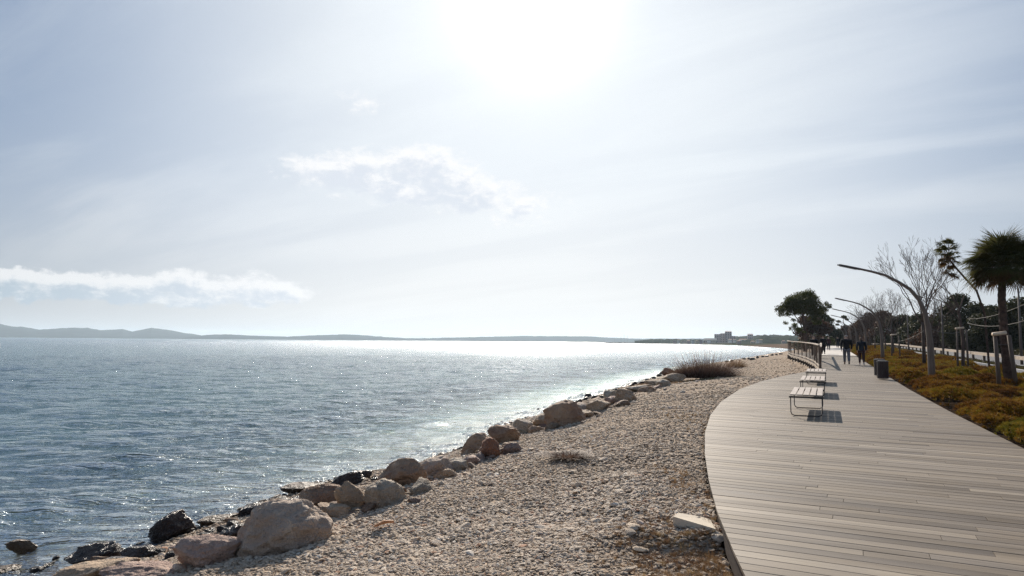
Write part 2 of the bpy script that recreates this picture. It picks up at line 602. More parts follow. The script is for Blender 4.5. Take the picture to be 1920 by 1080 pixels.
M_STEEL = simple('dark_galvanised_steel', (0.06, 0.055, 0.052), 0.4, 0.2, 6, 0.0, metallic=0.6)
M_SLAT = simple('bench_slat_timber', (0.36, 0.30, 0.25), 0.5, 0.2, 3, stretch=(8, 0.6, 8))
M_BIN = simple('dark_brown_slat', (0.050, 0.036, 0.032), 0.6, 0.3, 3)
M_CONC = simple('pale_concrete', (0.56, 0.48, 0.37), 0.85, 0.14, 7, 0.3, 0.01)
M_PAVE = simple('pale_paving', (0.48, 0.44, 0.39), 0.8, 0.1, 0.8, 0.2, 0.01)
M_ASPH = simple('grey_asphalt', (0.105, 0.105, 0.11), 0.75, 0.2, 1.2, 0.3, 0.01)
M_LINE = simple('white_road_paint', (0.62, 0.62, 0.60), 0.6, 0.12, 6, 0.0)
M_ROPE = simple('grey_rope', (0.09, 0.08, 0.07), 0.8, 0.2, 6, 0.0)
M_POLE = simple('grey_pole', (0.11, 0.09, 0.08), 0.7, 0.2, 3, 0.0)
M_SKIN = simple('skin', (0.42, 0.27, 0.20), 0.55, 0.1, 8, 0.0)
M_HAIRG = simple('grey_hair', (0.30, 0.27, 0.25), 0.7, 0.2, 20, 0.2)
M_HAIRB = simple('brown_hair', (0.13, 0.085, 0.06), 0.7, 0.2, 20, 0.2)
M_HAIRP = simple('light_hair', (0.36, 0.25, 0.2), 0.7, 0.2, 20, 0.2)
M_BLACK = simple('black_cloth', (0.012, 0.012, 0.014), 0.85, 0.3, 10, 0.3)
M_NAVY = simple('navy_cloth', (0.016, 0.020, 0.028), 0.85, 0.3, 10, 0.3)
M_JEANS = simple('blue_grey_denim', (0.13, 0.135, 0.155), 0.85, 0.25, 8, 0.3)
M_PLUM = simple('dark_plum_cloth', (0.045, 0.022, 0.024), 0.85, 0.25, 8, 0.3)
M_GHEM = simple('grey_green_cloth', (0.15, 0.16, 0.13), 0.85, 0.2, 8, 0.2)
M_SHOE = simple('dark_shoe', (0.02, 0.018, 0.018), 0.6, 0.2, 8, 0.0)
M_SHOEW = simple('white_shoe', (0.6, 0.58, 0.57), 0.6, 0.1, 8, 0.0)
M_CARP = simple('silver_blue_car_paint', (0.34, 0.38, 0.42), 0.28, 0.05, 2, 0.0, metallic=0.5)
M_GLASS = simple('dark_window_glass', (0.02, 0.03, 0.035), 0.08, 0.1, 2, 0.0)
M_RUB = simple('black_rubber', (0.02, 0.02, 0.02), 0.8, 0.1, 5, 0.0)
M_HOUSE = [simple('pinkish_grey_render', (0.36, 0.30, 0.29), 0.8, 0.1, .2, 0.0), simple('white_render', (0.74, 0.72, 0.68), 0.8, 0.08, .2, 0.0), simple('cream_render', (0.52, 0.46, 0.38), 0.8, 0.08, .2, 0.0)]
M_ROOF = simple('terracotta_roof', (0.30, 0.15, 0.10), 0.8, 0.2, .5, 0.0)
M_HULL = simple('white_hull', (0.7, 0.7, 0.7), 0.4, 0.1, 1, 0.0)
M_MAST = simple('aluminium_mast', (0.16, 0.16, 0.17), 0.4, 0.1, 1, 0.0)
M_HILL = simple('far_wooded_hill', (0.035, 0.05, 0.055), 1.0, 0.4, .01, 0.0, spec=0.0)
M_ARMOR = simple('breakwater_rock', (0.07, 0.065, 0.06), 1.0, 0.4, .4, 0.6, 0.4, spec=0.0)
M_STRAW = foliage('straw', (0.30, 0.20, 0.10), (0.20, 0.125, 0.06), (0.40, 0.30, 0.17), 0.3)
M_DRYW = foliage('dry_weed', (0.26, 0.165, 0.085), (0.15, 0.085, 0.05), (0.36, 0.26, 0.14), 0.35)
M_BUSH = foliage('bare_brown_bush', (0.15, 0.095, 0.07), (0.10, 0.065, 0.055), (0.20, 0.135, 0.09), 0.3)
M_MOSS = foliage('moss_green', (0.16, 0.15, 0.03), (0.10, 0.10, 0.02), None, 0.3)
M_PALM = foliage('palm_leaf', (0.045, 0.052, 0.018), (0.080, 0.080, 0.026), (0.12, 0.10, 0.04), 0.35, 0.45)
M_PALMD = foliage('dry_palm_leaf', (0.095, 0.055, 0.028), (0.13, 0.09, 0.04), (0.06, 0.038, 0.02), 0.25, 0.7)
M_PINE = foliage('pine_needles', (0.055, 0.065, 0.020), (0.095, 0.095, 0.030), (0.030, 0.040, 0.014), 0.35)
M_DKG = foliage('dark_evergreen', (0.030, 0.036, 0.016), (0.062, 0.060, 0.026), (0.018, 0.022, 0.012), 0.28)
M_RUST = foliage('reddish_winter_foliage', (0.085, 0.045, 0.032), (0.12, 0.068, 0.045), (0.045, 0.040, 0.020), 0.28)
M_VERGE = foliage('verge_grass', (0.07, 0.065, 0.025), (0.11, 0.085, 0.035), (0.05, 0.055, 0.02), 0.3)

# ground cover tufts
M_COV, t, b, o = material('ground_cover_leaf')
tn = inst_tone(t)
cc = t.ramp(tn, [(0.0, (0.13, 0.115, 0.015)), (0.25, (0.24, 0.175, 0.022)), (0.5, (0.25, 0.14, 0.02)), (0.78, (0.19, 0.085, 0.018)), (1.0, (0.09, 0.04, 0.014))])
t.put(b.inputs['Base Color'], cc)
b.inputs['Roughness'].default_value = 0.7
b.inputs['Specular IOR Level'].default_value = 0.06
tr = t.node('ShaderNodeBsdfTranslucent'); t.put(tr.inputs[0], cc)
mx = t.node('ShaderNodeMixShader'); mx.inputs[0].default_value = 0.28
t.l.new(b.outputs[0], mx.inputs[1]); t.l.new(tr.outputs[0], mx.inputs[2]); t.l.new(mx.outputs[0], o.inputs[0])

# ------------------------------------------------------------------ outlines of the place
deck_left = [at_deck(*p) for p in [(1445, 1180), (1400, 1085), (1374, 1030), (1345, 960), (1329, 900), (1321.5, 850), (1322, 810), (1332, 778), (1352, 753), (1386, 730), (1430, 714), (1478, 703), (1510, 697), (1537, 690.5)]]
terrace = [at_deck(*p) for p in [(1537, 690.5), (1527, 681), (1512, 673.5), (1497, 668.5), (1483, 665), (1477, 661.5)]]
UL = -0.42
inner_a = terrace[0]
inner_u = inner_a.x * CH - inner_a.y * SH
inner_v = inner_a.x * SH + inner_a.y * CH
DECK_END = 66.0
deck_right = [P(3.3, 1.5), P(2.95, 6.0), P(2.66, 12.4), P(2.48, 18), P(2.36, 25), P(2.33, 33), P(2.33, 45), P(2.3, DECK_END)]
near_l = deck_left[0] + (deck_left[0] - deck_left[1]).normalized() * 4.5
near_r = deck_right[0] + (deck_right[0] - deck_right[1]).normalized() * 5
deck_poly = [(p.x, p.y) for p in [near_l] + deck_left + terrace[1:] + [P(UL, 78)] + [P(UL, DECK_END)] + deck_right[::-1] + [near_r]]

shore_px = [(-250, 1180), (60, 1092), (150, 1066), (290, 1022), (370, 995), (440, 966), (520, 935), (600, 907), (690, 889), (780, 868), (860, 843), (950, 797), (1020, 774), (1080, 752), (1150, 730), (1200, 715), (1250, 699), (1300, 686), (1380, 675), (1430, 668.5), (1475, 662)]
shore = [Vector((-13, -30, 0)), Vector((-10.5, -8, 0))] + [at_z(p[0], p[1], SEA) for p in shore_px]
shore += [Vector((106, 262, 0)), Vector((140, 340, 0)), Vector((168, 440, 0)), Vector((205, 580, 0)), Vector((255, 760, 0)), Vector((300, 980, 0)), Vector((345, 1290, 0)), Vector((330, 1400, 0)), Vector((500, 1430, 0)), Vector((900, 3200, 0)), Vector((5000, 5000, 0))]
land_poly = np.array([(p.x, p.y) for p in shore] + [(5000, -60), (-13, -60)])
shore_arr = np.array([(p.x, p.y) for p in shore])


def seg_dist(X, Y, poly):
    best = np.full(X.shape, 1e9)
    for i in range(len(poly) - 1):
        ax, ay = poly[i]; bx, by = poly[i + 1]
        dx, dy = bx - ax, by - ay
        L = dx * dx + dy * dy
        tt = np.clip(((X - ax) * dx + (Y - ay) * dy) / L, 0, 1)
        best = np.minimum(best, np.hypot(X - (ax + tt * dx), Y - (ay + tt * dy)))
    return best


def inside(X, Y, poly):
    r = np.zeros(X.shape, bool)
    n = len(poly)
    j = n - 1
    for i in range(n):
        xi, yi = poly[i]; xj, yj = poly[j]
        if yi != yj:
            cnd = ((yi > Y) != (yj > Y)) & (X < (xj - xi) * (Y - yi) / (yj - yi) + xi)
            r ^= cnd
        j = i
    return r


dl_arr = np.array([(p.x, p.y) for p in [near_l] + deck_left + terrace[1:] + [P(UL, 85), P(-2, 130), P(-6, 260)]])
dp_arr = np.array(deck_poly)


def sstep(a, b, x):
    tt = np.clip((x - a) / (b - a), 0, 1)
    return tt * tt * (3 - 2 * tt)


def vnoise(X, Y, s, seed=0.0):
    """cheap smooth value noise"""
    x = X * s + seed * 13.7; y = Y * s + seed * 7.3
    xi = np.floor(x).astype(np.int64); yi = np.floor(y).astype(np.int64)
    fx = x - xi; fy = y - yi
    fx = fx * fx * (3 - 2 * fx); fy = fy * fy * (3 - 2 * fy)

    def h(a, b):
        n = (a * 374761393 + b * 668265263 + int(seed * 1013)) & 0x7fffffff
        n = ((n ^ (n >> 13)) * 1274126177) & 0x7fffffff
        return ((n ^ (n >> 16)) & 0xffff) / 65535.0
    return (h(xi, yi) * (1 - fx) + h(xi + 1, yi) * fx) * (1 - fy) + (h(xi, yi + 1) * (1 - fx) + h(xi + 1, yi + 1) * fx) * fy


def terrain(X, Y, full=False):
    X = np.asarray(X, float); Y = np.asarray(Y, float)
    sh = X.shape
    X = X.ravel(); Y = Y.ravel()
    ds = seg_dist(X, Y, shore_arr)
    land = inside(X, Y, land_poly)
    dd = seg_dist(X, Y, dl_arr)
    U = X * CH - Y * SH; V = X * SH + Y * CH
    zd = 0.01 * np.clip(Y, -40, 120)
    zu = zd - 0.13 - 0.45 * sstep(31, 40, Y)
    # right of the left deck edge
    right = (inside(X, Y, dp_arr)) | (U > np.interp(V, [0, 20, 40, 85, 130, 260], [1.5, 1.5, 0.2, -0.2, -2, -6]))
    f = ds / (ds + dd + 1e-6)
    zb = SEA + (zu - SEA) * (1 - (1 - f) ** 1.6)
    far = sstep(140, 260, np.hypot(X, Y))
    zf = SEA + np.minimum(ds * 0.05, 2.6)
    zb = zb * (1 - far) + zf * far
    zr = zd - 0.10
    zr = zr * (1 - far) + np.minimum(zf, 1.4) * far
    z = np.where(right, zr, zb)
    z = np.where(inside(X, Y, dp_arr), zd - 0.42, z)
    # small hollow beside the decking in the foreground
    hol = sstep(1.3, 0.35, dd) * sstep(6.45, 6.0, Y) * (~right)
    z = z - 0.14 * hol
    # unevenness
    gr = land & ~right
    z = z + np.where(gr, (vnoise(X, Y, 0.9, 1) - 0.5) * 0.12 + (vnoise(X, Y, 3.1, 2) - 0.5) * 0.05 + (vnoise(X, Y, 9.0, 3) - 0.5) * 0.02, 0) * np.clip(1 - far, 0, 1)
    zsea = SEA - 0.02 - 0.16 * np.minimum(ds, 3) - 0.10 * np.clip(ds - 3, 0, 30) + (vnoise(X, Y, 1.3, 5) - 0.5) * 0.28 * sstep(0, 2, ds)
    z = np.where(land, z, zsea)
    if not full: return z.reshape(sh)
    zone = np.zeros_like(X)
    zone = np.where((right & (U > 0.3)) | ((U > 1.8) & (V > 3)), 1.0, zone)
    zone = np.where(np.hypot(X, Y) > 150, 1.0 + far, zone)
    zone = np.where(land & (far > 0.5) & (ds > 55), 3.0, zone)
    zone = np.where(land & right & (V > 70), np.maximum(zone, 1.0), zone)
    zone = np.where(land & (Y > 760), 3.0, zone)
    return z.reshape(sh), zone.reshape(sh), ds.reshape(sh), land.reshape(sh)


def tz(x, y):
    return float(terrain(np.array([x]), np.array([y]))[0])


def at_ground(px, py):
    d = ray(px, py)
    ts = np.geomspace(2.5, 900, 900)
    xs = CAM.x + d.x * ts; ys = CAM.y + d.y * ts; zs = CAM.z + d.z * ts
    g = np.maximum(terrain(xs, ys), SEA - 0.05)
    k = np.argmax(zs < g)
    if k == 0: return at_z(px, py, SEA)
    return Vector((xs[k], ys[k], g[k]))


# ------------------------------------------------------------------ ground sheet (land and seabed)
rr = np.concatenate([np.linspace(0.3, 6.5, 22)[:-1], np.geomspace(6.5, 5200, 470)])
th = np.radians(np.linspace(-80, 88, 420))
RR, TH = np.meshgrid(rr, th, indexing='ij')
GX = RR * np.sin(TH); GY = -4.0 + RR * np.cos(TH)
GZ, ZN, DS, LD = terrain(GX, GY, True)
nr, nt_ = RR.shape
idx = np.arange(nr * nt_).reshape(nr, nt_)
quads = np.stack([idx[:-1, :-1], idx[:-1, 1:], idx[1:, 1:], idx[1:, :-1]], -1).reshape(-1, 4)
keep = (LD | (DS < 60)).ravel()[quads].all(1)
quads = quads[keep][:, ::-1]
used = np.unique(quads)
remap = np.full(nr * nt_, -1); remap[used] = np.arange(len(used))
GV = np.stack([GX.ravel(), GY.ravel(), GZ.ravel()], -1)[used]
me = np_mesh('ground', GV, remap[quads], M_GR, True, {'zone': ZN.ravel()[used]})
g = link(bpy.data.objects.new('ground', me)); g['kind'] = 'structure'

# ------------------------------------------------------------------ sea
M_SEA, t, b, o = material('sea_water')
t.n.remove(b)
geo = t.node('ShaderNodeNewGeometry'); pos = geo.outputs['Position']
dep = geo_tone(t, 'depth')
cdn = t.node('ShaderNodeVectorMath', operation='DISTANCE')
t.put(cdn.inputs[0], pos); cdn.inputs[1].default_value = tuple(CAM)
dist = cdn.outputs['Value']
mA = t.node('ShaderNodeMapping'); mA.inputs['Scale'].default_value = (0.42, 1.5, 1); mA.inputs['Rotation'].default_value = (0, 0, R(-7))
t.put(mA.inputs[0], pos)
n1 = t.noise(mA.outputs[0], 3.4, 4, 0.55, 0.0)
n2 = t.noise(mA.outputs[0], 0.7, 4, 0.55, 0.0)
n3 = t.noise(mA.outputs[0], 9.0, 3, 0.5, 0.0)
hgt = t.math('ADD', t.math('MULTIPLY', n1, 0.11), t.math('ADD', t.math('MULTIPLY', n2, 0.24), t.math('MULTIPLY', n3, 0.018)))
nrm = t.bump(hgt, 1.0, 3.3)
fr = t.node('ShaderNodeFresnel'); fr.inputs[0].default_value = 1.333
t.put(fr.inputs['Normal'], nrm)
gl = t.node('ShaderNodeBsdfGlossy')
gl.inputs['Color'].default_value = (0.90, 0.95, 0.98, 1)
t.put(gl.inputs['Roughness'], t.mapr(dist, 5, 300, 0.07, 0.16))
t.put(gl.inputs['Normal'], nrm)
body = t.node('ShaderNodeBsdfDiffuse')
patch = t.noise(pos, 0.06, 4, 0.6)
t.put(body.inputs[0], t.mix(t.mapr(patch, 0.35, 0.65), (0.032, 0.070, 0.064), (0.050, 0.100, 0.088)))
trn = t.node('ShaderNodeBsdfTransparent')
t.put(trn.inputs[0], t.mix(t.mapr(dep, 0.0, 1.2), (0.95, 0.97, 0.96), (0.55, 0.72, 0.68)))
m1 = t.node('ShaderNodeMixShader')
t.put(m1.inputs[0], t.mapr(dep, 0.10, 1.7, 0.0, 1.0, True))
t.l.new(trn.outputs[0], m1.inputs[1]); t.l.new(body.outputs[0], m1.inputs[2])
m2 = t.node('ShaderNodeMixShader')
t.put(m2.inputs[0], t.math('MULTIPLY', fr.outputs[0], 0.66))
t.l.new(m1.outputs[0], m2.inputs[1]); t.l.new(gl.outputs[0], m2.inputs[2])
t.l.new(m2.outputs[0], o.inputs[0])

rs = np.concatenate([np.geomspace(4.0, 130, 520), np.geomspace(130, 14000, 110)[1:]])
ths = np.radians(np.concatenate([np.linspace(-80, -46, 30)[:-1], np.linspace(-46, 24, 760), np.linspace(24, 60, 60)[1:]]))
RR, TH = np.meshgrid(rs, ths, indexing='ij')
WX = RR * np.sin(TH); WY = RR * np.cos(TH)
tzv = np.where(RR < 400, 0.0, 0.0)
near = RR < 1200
WZT = np.full(RR.shape, -5.0)
WZT[near] = terrain(WX[near], WY[near])
depth = np.clip(SEA - WZT, -1, 6)
H = np.zeros(RR.shape)
cell = RR * 0.0016 + RR * 0.0067
rw = np.random.default_rng(3)
for k in range(46):
    lam = 0.32 * (1.09 ** (k * 0.72)) * (0.85 + 0.3 * rw.random())
    a = math.radians(-90 + 7 + rw.normal() * 22)
    kx, ky = math.cos(a) * 2 * math.pi / lam, math.sin(a) * 2 * math.pi / lam
    amp = 0.0066 * lam ** 0.85
    ph = rw.random() * 6.28
    ph2 = WX * kx + WY * ky + ph + 0.7 * np.sin(WX * 0.13 + k) + 0.5 * np.sin(WY * 0.11 + 2.1 * k)
    s_ = np.sin(ph2)
    H += amp * (1 - 2 * np.abs(np.sin(ph2 / 2)) if k % 2 else s_) * np.clip(lam / (cell * 3.0) - 0.6, 0, 1)
H *= 0.55 + 0.9 * vnoise(WX, WY, 0.11, 4)
H *= sstep(-0.05, 0.5, depth) * 0.85 + 0.15
H *= sstep(400, 100, RR)
WZ = SEA + H
nr, nt_ = RR.shape
idx = np.arange(nr * nt_).reshape(nr, nt_)
quads = np.stack([idx[:-1, :-1], idx[:-1, 1:], idx[1:, 1:], idx[1:, :-1]], -1).reshape(-1, 4)
keep = (depth > -0.35).ravel()[quads].any(1)
quads = quads[keep][:, ::-1]
used = np.unique(quads)
remap = np.full(nr * nt_, -1); remap[used] = np.arange(len(used))
me = np_mesh('sea', np.stack([WX.ravel(), WY.ravel(), WZ.ravel()], -1)[used], remap[quads], M_SEA, True, {'depth': depth.ravel()[used]})
s = link(bpy.data.objects.new('sea', me)); s['kind'] = 'structure'

# ------------------------------------------------------------------ far hills across the bay
def ridge(name, pts, dist, depthm, seed, base_y=None):
    xs = np.array([p[0] for p in pts], float)
    x = np.arange(xs[0], xs[-1] + 0.1, 3.0)
    hpx = np.interp(x, xs, [p[1] for p in pts])
    hpx = hpx + (vnoise(x, x * 0, 0.12, seed) - 0.5) * 0.9 + (vnoise(x, x * 0, 0.35, seed + 3) - 0.5) * 0.5
    prof = [(-1.0, -0.3), (-0.8, 0.12), (-0.5, 0.45), (-0.2, 0.86), (0.0, 1.0), (0.3, 0.85), (0.7, 0.4), (1.0, -0.3)]
    V = []
    for i, px in enumerate(x):
        hh = max(hpx[i], 0.2) / F * dist
        d = ray(px, 640); d.z = 0; d.normalize()
        env = min(1, i / 6, (len(x) - 1 - i) / 6)
        for k, (q, zz) in enumerate(prof):
            j = 1 + 0.10 * (noise.noise(Vector((px * 0.05, q * 3, seed))))
            V.append((d.x * (dist + q * depthm * j), d.y * (dist + q * depthm * j), SEA + zz * hh * (0.4 + 0.6 * env) if zz > 0 else SEA - 3))
    n = len(prof)
    idx = np.arange(len(x) * n).reshape(len(x), n)
    q = np.stack([idx[:-1, :-1], idx[:-1, 1:], idx[1:, 1:], idx[1:, :-1]], -1).reshape(-1, 4)
    o = link(bpy.data.objects.new(name, np_mesh(name, V, q, M_HILL, True)))
    o['kind'] = 'structure'
    return o


ridge('island_hills', [(-500, 14), (-350, 22), (-200, 17), (-90, 24), (0, 20), (20, 16.5), (40, 16.5), (72, 12.5), (127, 16), (163, 16.5), (187, 12.5), (230, 15), (247, 11.5), (283, 18), (313, 14.8), (350, 9.5), (383, 5.6), (395, 4)], 7500, 900, 2)
ridge('low_hills', [(340, 3), (400, 8), (433, 8.5), (467, 7), (500, 6), (540, 5.5), (583, 8), (640, 10.5), (680, 9.5), (720, 6.5), (760, 4.6), (800, 4.8), (870, 7), (920, 8.5), (980, 10.5), (1040, 10.5), (1110, 10.5), (1140, 8.5), (1200, 7), (1300, 8), (1420, 8)], 6500, 700, 5)

# town hill behind the bay, at the right
def lumpy(name, pts, dist, depthm, seed, mat, amp, step=2.0):
    xs = [p[0] for p in pts]
    x = np.arange(xs[0], xs[-1] + .1, step)
    V = []
    rows = 9
    for i, px in enumerate(x):
        d = ray(px, 640); d.z = 0; d.normalize()
        hh = np.interp(px, xs, [p[1] for p in pts]) / F * dist
        for k in range(rows):
            q = k / (rows - 1)
            zz = math.sin(q * math.pi * 0.62) / math.sin(math.pi * 0.5) if q < 0.81 else max(0, 1.0 - (q - 0.81) * 6)
            n_ = noise.noise(Vector((px * 0.16, q * 7, seed))) + 0.6 * noise.noise(Vector((px * 0.45, q * 12, seed + 4)))
            z = SEA + 1.5 + hh * zz + amp * n_ * min(1, q * 5)
            if k == 0: z = SEA - 1
            V.append((d.x * (dist + q * depthm), d.y * (dist + q * depthm), z))
    idx = np.arange(len(x) * rows).reshape(len(x), rows)
    q = np.stack([idx[:-1, :-1], idx[:-1, 1:], idx[1:, 1:], idx[1:, :-1]], -1).reshape(-1, 4)
    o = link(bpy.data.objects.new(name, np_mesh(name, V, q, mat, True)))
    o['kind'] = 'structure'
    return o


M_WOODS = simple('wooded_town_hill', (0.040, 0.050, 0.036), 1.0, 0.55, .03, 0.0, spec=0.0)
lumpy('town_hill', [(1190, 4), (1230, 7.5), (1260, 8), (1300, 7.5), (1340, 8), (1380, 14), (1410, 16), (1440, 18), (1480, 17), (1530, 17), (1700, 15), (1980, 15)], 1560, 260, 3, M_WOODS, 2.6)
lumpy('wooded_headland', [(1372, 0.5), (1395, 7), (1415, 11), (1432, 16.5), (1446, 14), (1462, 15), (1480, 17), (1500, 12), (1560, 13), (1700, 12), (1980, 12)], 1050, 160, 8, M_WOODS, 2.0)

# ------------------------------------------------------------------ decking
brd = tag(bpy.data.objects.new('boardwalk', None), kind='structure')
link(brd)
NB = Vector((math.sin(HB), math.cos(HB)))        # across the boards
PB = Vector((math.cos(HB), -math.sin(HB)))       # along the boards
PITCHB, GAP = 0.150, 0.0035


def scan(wv):
    """interval(s) of the deck polygon on the line n.p = wv, as positions along the boards"""
    ts = []
    n = len(deck_poly)
    for i in range(n):
        a = Vector(deck_poly[i]); c = Vector(deck_poly[(i + 1) % n])
        wa, wc = a.dot(NB), c.dot(NB)
        if (wa > wv) != (wc > wv):
            k = (wv - wa) / (wc - wa)
            ts.append((a + (c - a) * k).dot(PB))
    ts.sort()
    return [(ts[i], ts[i + 1]) for i in range(0, len(ts) - 1, 2)]


wmin = min(Vector(p).dot(NB) for p in deck_poly); wmax = max(Vector(p).dot(NB) for p in deck_poly)
farboards = MB()
nb = 0
rb = random.Random(11)
wv = wmin + 0.08
prev_tone = 0.55
boards = []
while wv < wmax - 0.08:
    lo = scan(wv - PITCHB / 2 + GAP / 2); hi = scan(wv + PITCHB / 2 - GAP / 2)
    if len(lo) == len(hi):
        for (a0, a1), (b0, b1) in zip(lo, hi):
            if min(a1 - a0, b1 - b0) < 0.1: continue
            L0 = (a0 + b0) / 2; L1 = (a1 + b1) / 2
            cuts = [L0]
            x = L0 + rb.uniform(0.7, 3.2)
            while x < L1 - 0.5:
                cuts.append(x); x += rb.choice((2.2, 2.9, 3.6)) * rb.uniform(0.92, 1.05)
            cuts.append(L1)
            for i in range(len(cuts) - 1):
                # corner positions: ends of the row follow the outline, inner joints are square
                s0 = (a0, b0) if i == 0 else (cuts[i] + 0.002, cuts[i] + 0.002)
                s1 = (a1, b1) if i == len(cuts) - 2 else (cuts[i + 1] - 0.002, cuts[i + 1] - 0.002)
                r_ = rb.random()
                tone = 0.0 + 0.22 * rb.random() if r_ < 0.16 + (0.22 if int(wv / 0.45) % 7 == 3 else 0) else (0.86 + 0.14 * rb.random() if r_ > 0.93 else 0.34 + 0.42 * rb.random())
                if wv < 0 and 0: pass
                boards.append((wv, s0, s1, tone))
    wv += PITCHB
def yy_vis(bd):
    w_, s0, s1, tn_ = bd
    m = NB * w_ + PB * ((s0[0] + s1[0]) / 2)
    return m
for bd in boards:
    w_, s0, s1, tone = bd
    dz = rb.uniform(-0.0015, 0.0015)
    cs = []
    for (wo_, ss) in ((w_ - PITCHB / 2 + GAP / 2, (s0[0], s1[0])), (w_ + PITCHB / 2 - GAP / 2, (s0[1], s1[1]))):
        for q in ss: cs.append(NB * wo_ + PB * q)
    ctr = sum(cs, Vector((0, 0))) / 4
    bev = 0.004
    top = [Vector((ctr.x + (p.x - ctr.x) , ctr.y + (p.y - ctr.y), deckz(p.y) + dz)) for p in cs]
    bot = [Vector((p.x, p.y, deckz(p.y) + dz - 0.028)) for p in cs]
    edge = [p - Vector((0, 0, bev)) for p in top]
    inn = []
    for k, p in enumerate(top):
        sgn = 1 if k < 2 else -1
        inn.append(p + Vector((NB.x, NB.y, 0)) * bev * sgn)
    vs = bot + edge + inn
    fs = [(0, 1, 5, 4), (3, 2, 6, 7), (2, 0, 4, 6), (1, 3, 7, 5), (4, 5, 9, 8), (7, 6, 10, 11), (8, 9, 11, 10), (6, 4, 8, 10), (5, 7, 11, 9), (0, 2, 3, 1)]
    # visible and near: an object of its own
    vis = ctr.y > 3.2 and ctr.x / max(ctr.y, .1) < 0.98
    if vis and nb < 298:
        mbd = MB(); c3 = Vector((ctr.x, ctr.y, deckz(ctr.y)))
        mbd.add([v - c3 for v in vs], fs, tone)
        ob = mbd.build('plank', M_DECK, brd); ob.location = c3
        nb += 1
    else:
        farboards.add(vs, fs, tone)
o = farboards.build('decking', M_DECK, brd); o['kind'] = 'stuff'
# edge boards and joists under the decking
fm = MB()
pl = [near_l] + deck_left
for a, c_ in zip(pl[:-1], pl[1:]):
    off = Vector(((c_ - a).y, -(c_ - a).x, 0)).normalized() * 0.035
    fm.beam(a + off - Vector((0, 0, 0.135)), c_ + off - Vector((0, 0, 0.135)), 0.03, 0.20)
o = fm.build('edge_board', M_WOODD, brd)
fm = MB()
pl = terrace
for a, c_ in zip(pl[:-1], pl[1:]):
    fm.beam(a - Vector((0, 0, 0.14)), c_ - Vector((0, 0, 0.14)), 0.04, 0.20)
    fm.beam(a - Vector((0, 0, 0.50)), c_ - Vector((0, 0, 0.50)), 0.04, 0.14)
fm.build('terrace_edge', M_RAILW, brd)
fm = MB()
for a, c_ in zip(pl[:-1], pl[1:]):
    L = (c_ - a).length
    for k in range(int(L / 2.0) + 1):
        q = a + (c_ - a) * min(1, k * 2.0 / L)
        fm.box(q - Vector((0, 0, 0.7)), (0.14, 0.14, 1.1))
fm.build('support_post', M_WOODD, brd)
rr_ = MB()
for a, c_ in zip(deck_right[:-1], deck_right[1:]):
    off = Vector(((c_ - a).y, -(c_ - a).x, 0)).normalized() * -0.03
    rr_.beam(a + off - Vector((0, 0, 0.135)), c_ + off - Vector((0, 0, 0.135)), 0.03, 0.20)
rr_.build('edge_board', M_WOODD, brd)

# pale paving beyond the decking
pv = MB()
vv = [DECK_END + 0.02, 74, 84, 96, 110, 130, 170]
for a, c_ in zip(vv[:-1], vv[1:]):
    wl = [np.interp(q, [66, 80, 110, 170], [UL, UL, -0.2, 0.3]) for q in (a, c_)]
    pv.add([P(wl[0], a, 0.01), P(2.4, a, 0.01), P(2.4, c_, 0.01), P(wl[1], c_, 0.01)], [(0, 1, 2, 3)])
o = pv.build('paved_path', M_PAVE); o['kind'] = 'structure'
th_ = MB(); th_.beam(P(UL, DECK_END, 0.015), P(2.4, DECK_END, 0.015), 0.25, 0.05)
o = th_.build('expansion_strip', M_WOODD, brd)

# cycle path, verge, road
def strip(name, u0, u1, v0, v1, z, mat, step=6.0, kind='structure', parent=None):
    m = MB()
    v = v0
    while v < v1 - 1e-6:
        w2 = min(v + step, v1)
        m.add([P(u0, v, z), P(u1, v, z), P(u1, w2, z), P(u0, w2, z)], [(0, 1, 2, 3)])
        v = w2
    o = m.build(name, mat, parent)
    if kind: o['kind'] = kind
    return o


strip('cycle_path', 7.5, 9.6, -8, 260, -0.03, M_ASPH)
rd = strip('road', 10.8, 17.2, -8, 420, -0.03, M_ASPH)
strip('painted_line', 7.62, 7.72, -8, 260, -0.026, M_LINE)
strip('painted_line', 9.42, 9.54, -8, 260, -0.026, M_LINE)
strip('painted_line', 10.95, 11.05, -8, 420, -0.026, M_LINE)
kb = MB()
kb.beam(P(7.42, -8, -0.04), P(7.42, 110, -0.04), 0.12, 0.12)
o = kb.build('kerb', M_CONC); o['kind'] = 'structure'

# ------------------------------------------------------------------ gravel stones (scatter)
def proto_rock(i, sub=2, flat=0.6):
    import bmesh
    bm = bmesh.new()
    bmesh.ops.create_icosphere(bm, subdivisions=sub, radius=1.0)
    rg = random.Random(100 + i)
    planes = [(Vector((rg.gauss(0, 1), rg.gauss(0, 1), rg.gauss(0, 1))).normalized(), rg.uniform(0.5, 0.85)) for _ in range(9)]
    for v in bm.verts:
        for n_, d_ in planes:
            k = v.co.dot(n_) - d_
            if k > 0: v.co -= n_ * k
        v.co.x *= 1.15; v.co.z *= flat
    me = bpy.data.meshes.new('stone')
    bm.to_mesh(me); bm.free()
    me.materials.append(M_PEB)
    return me


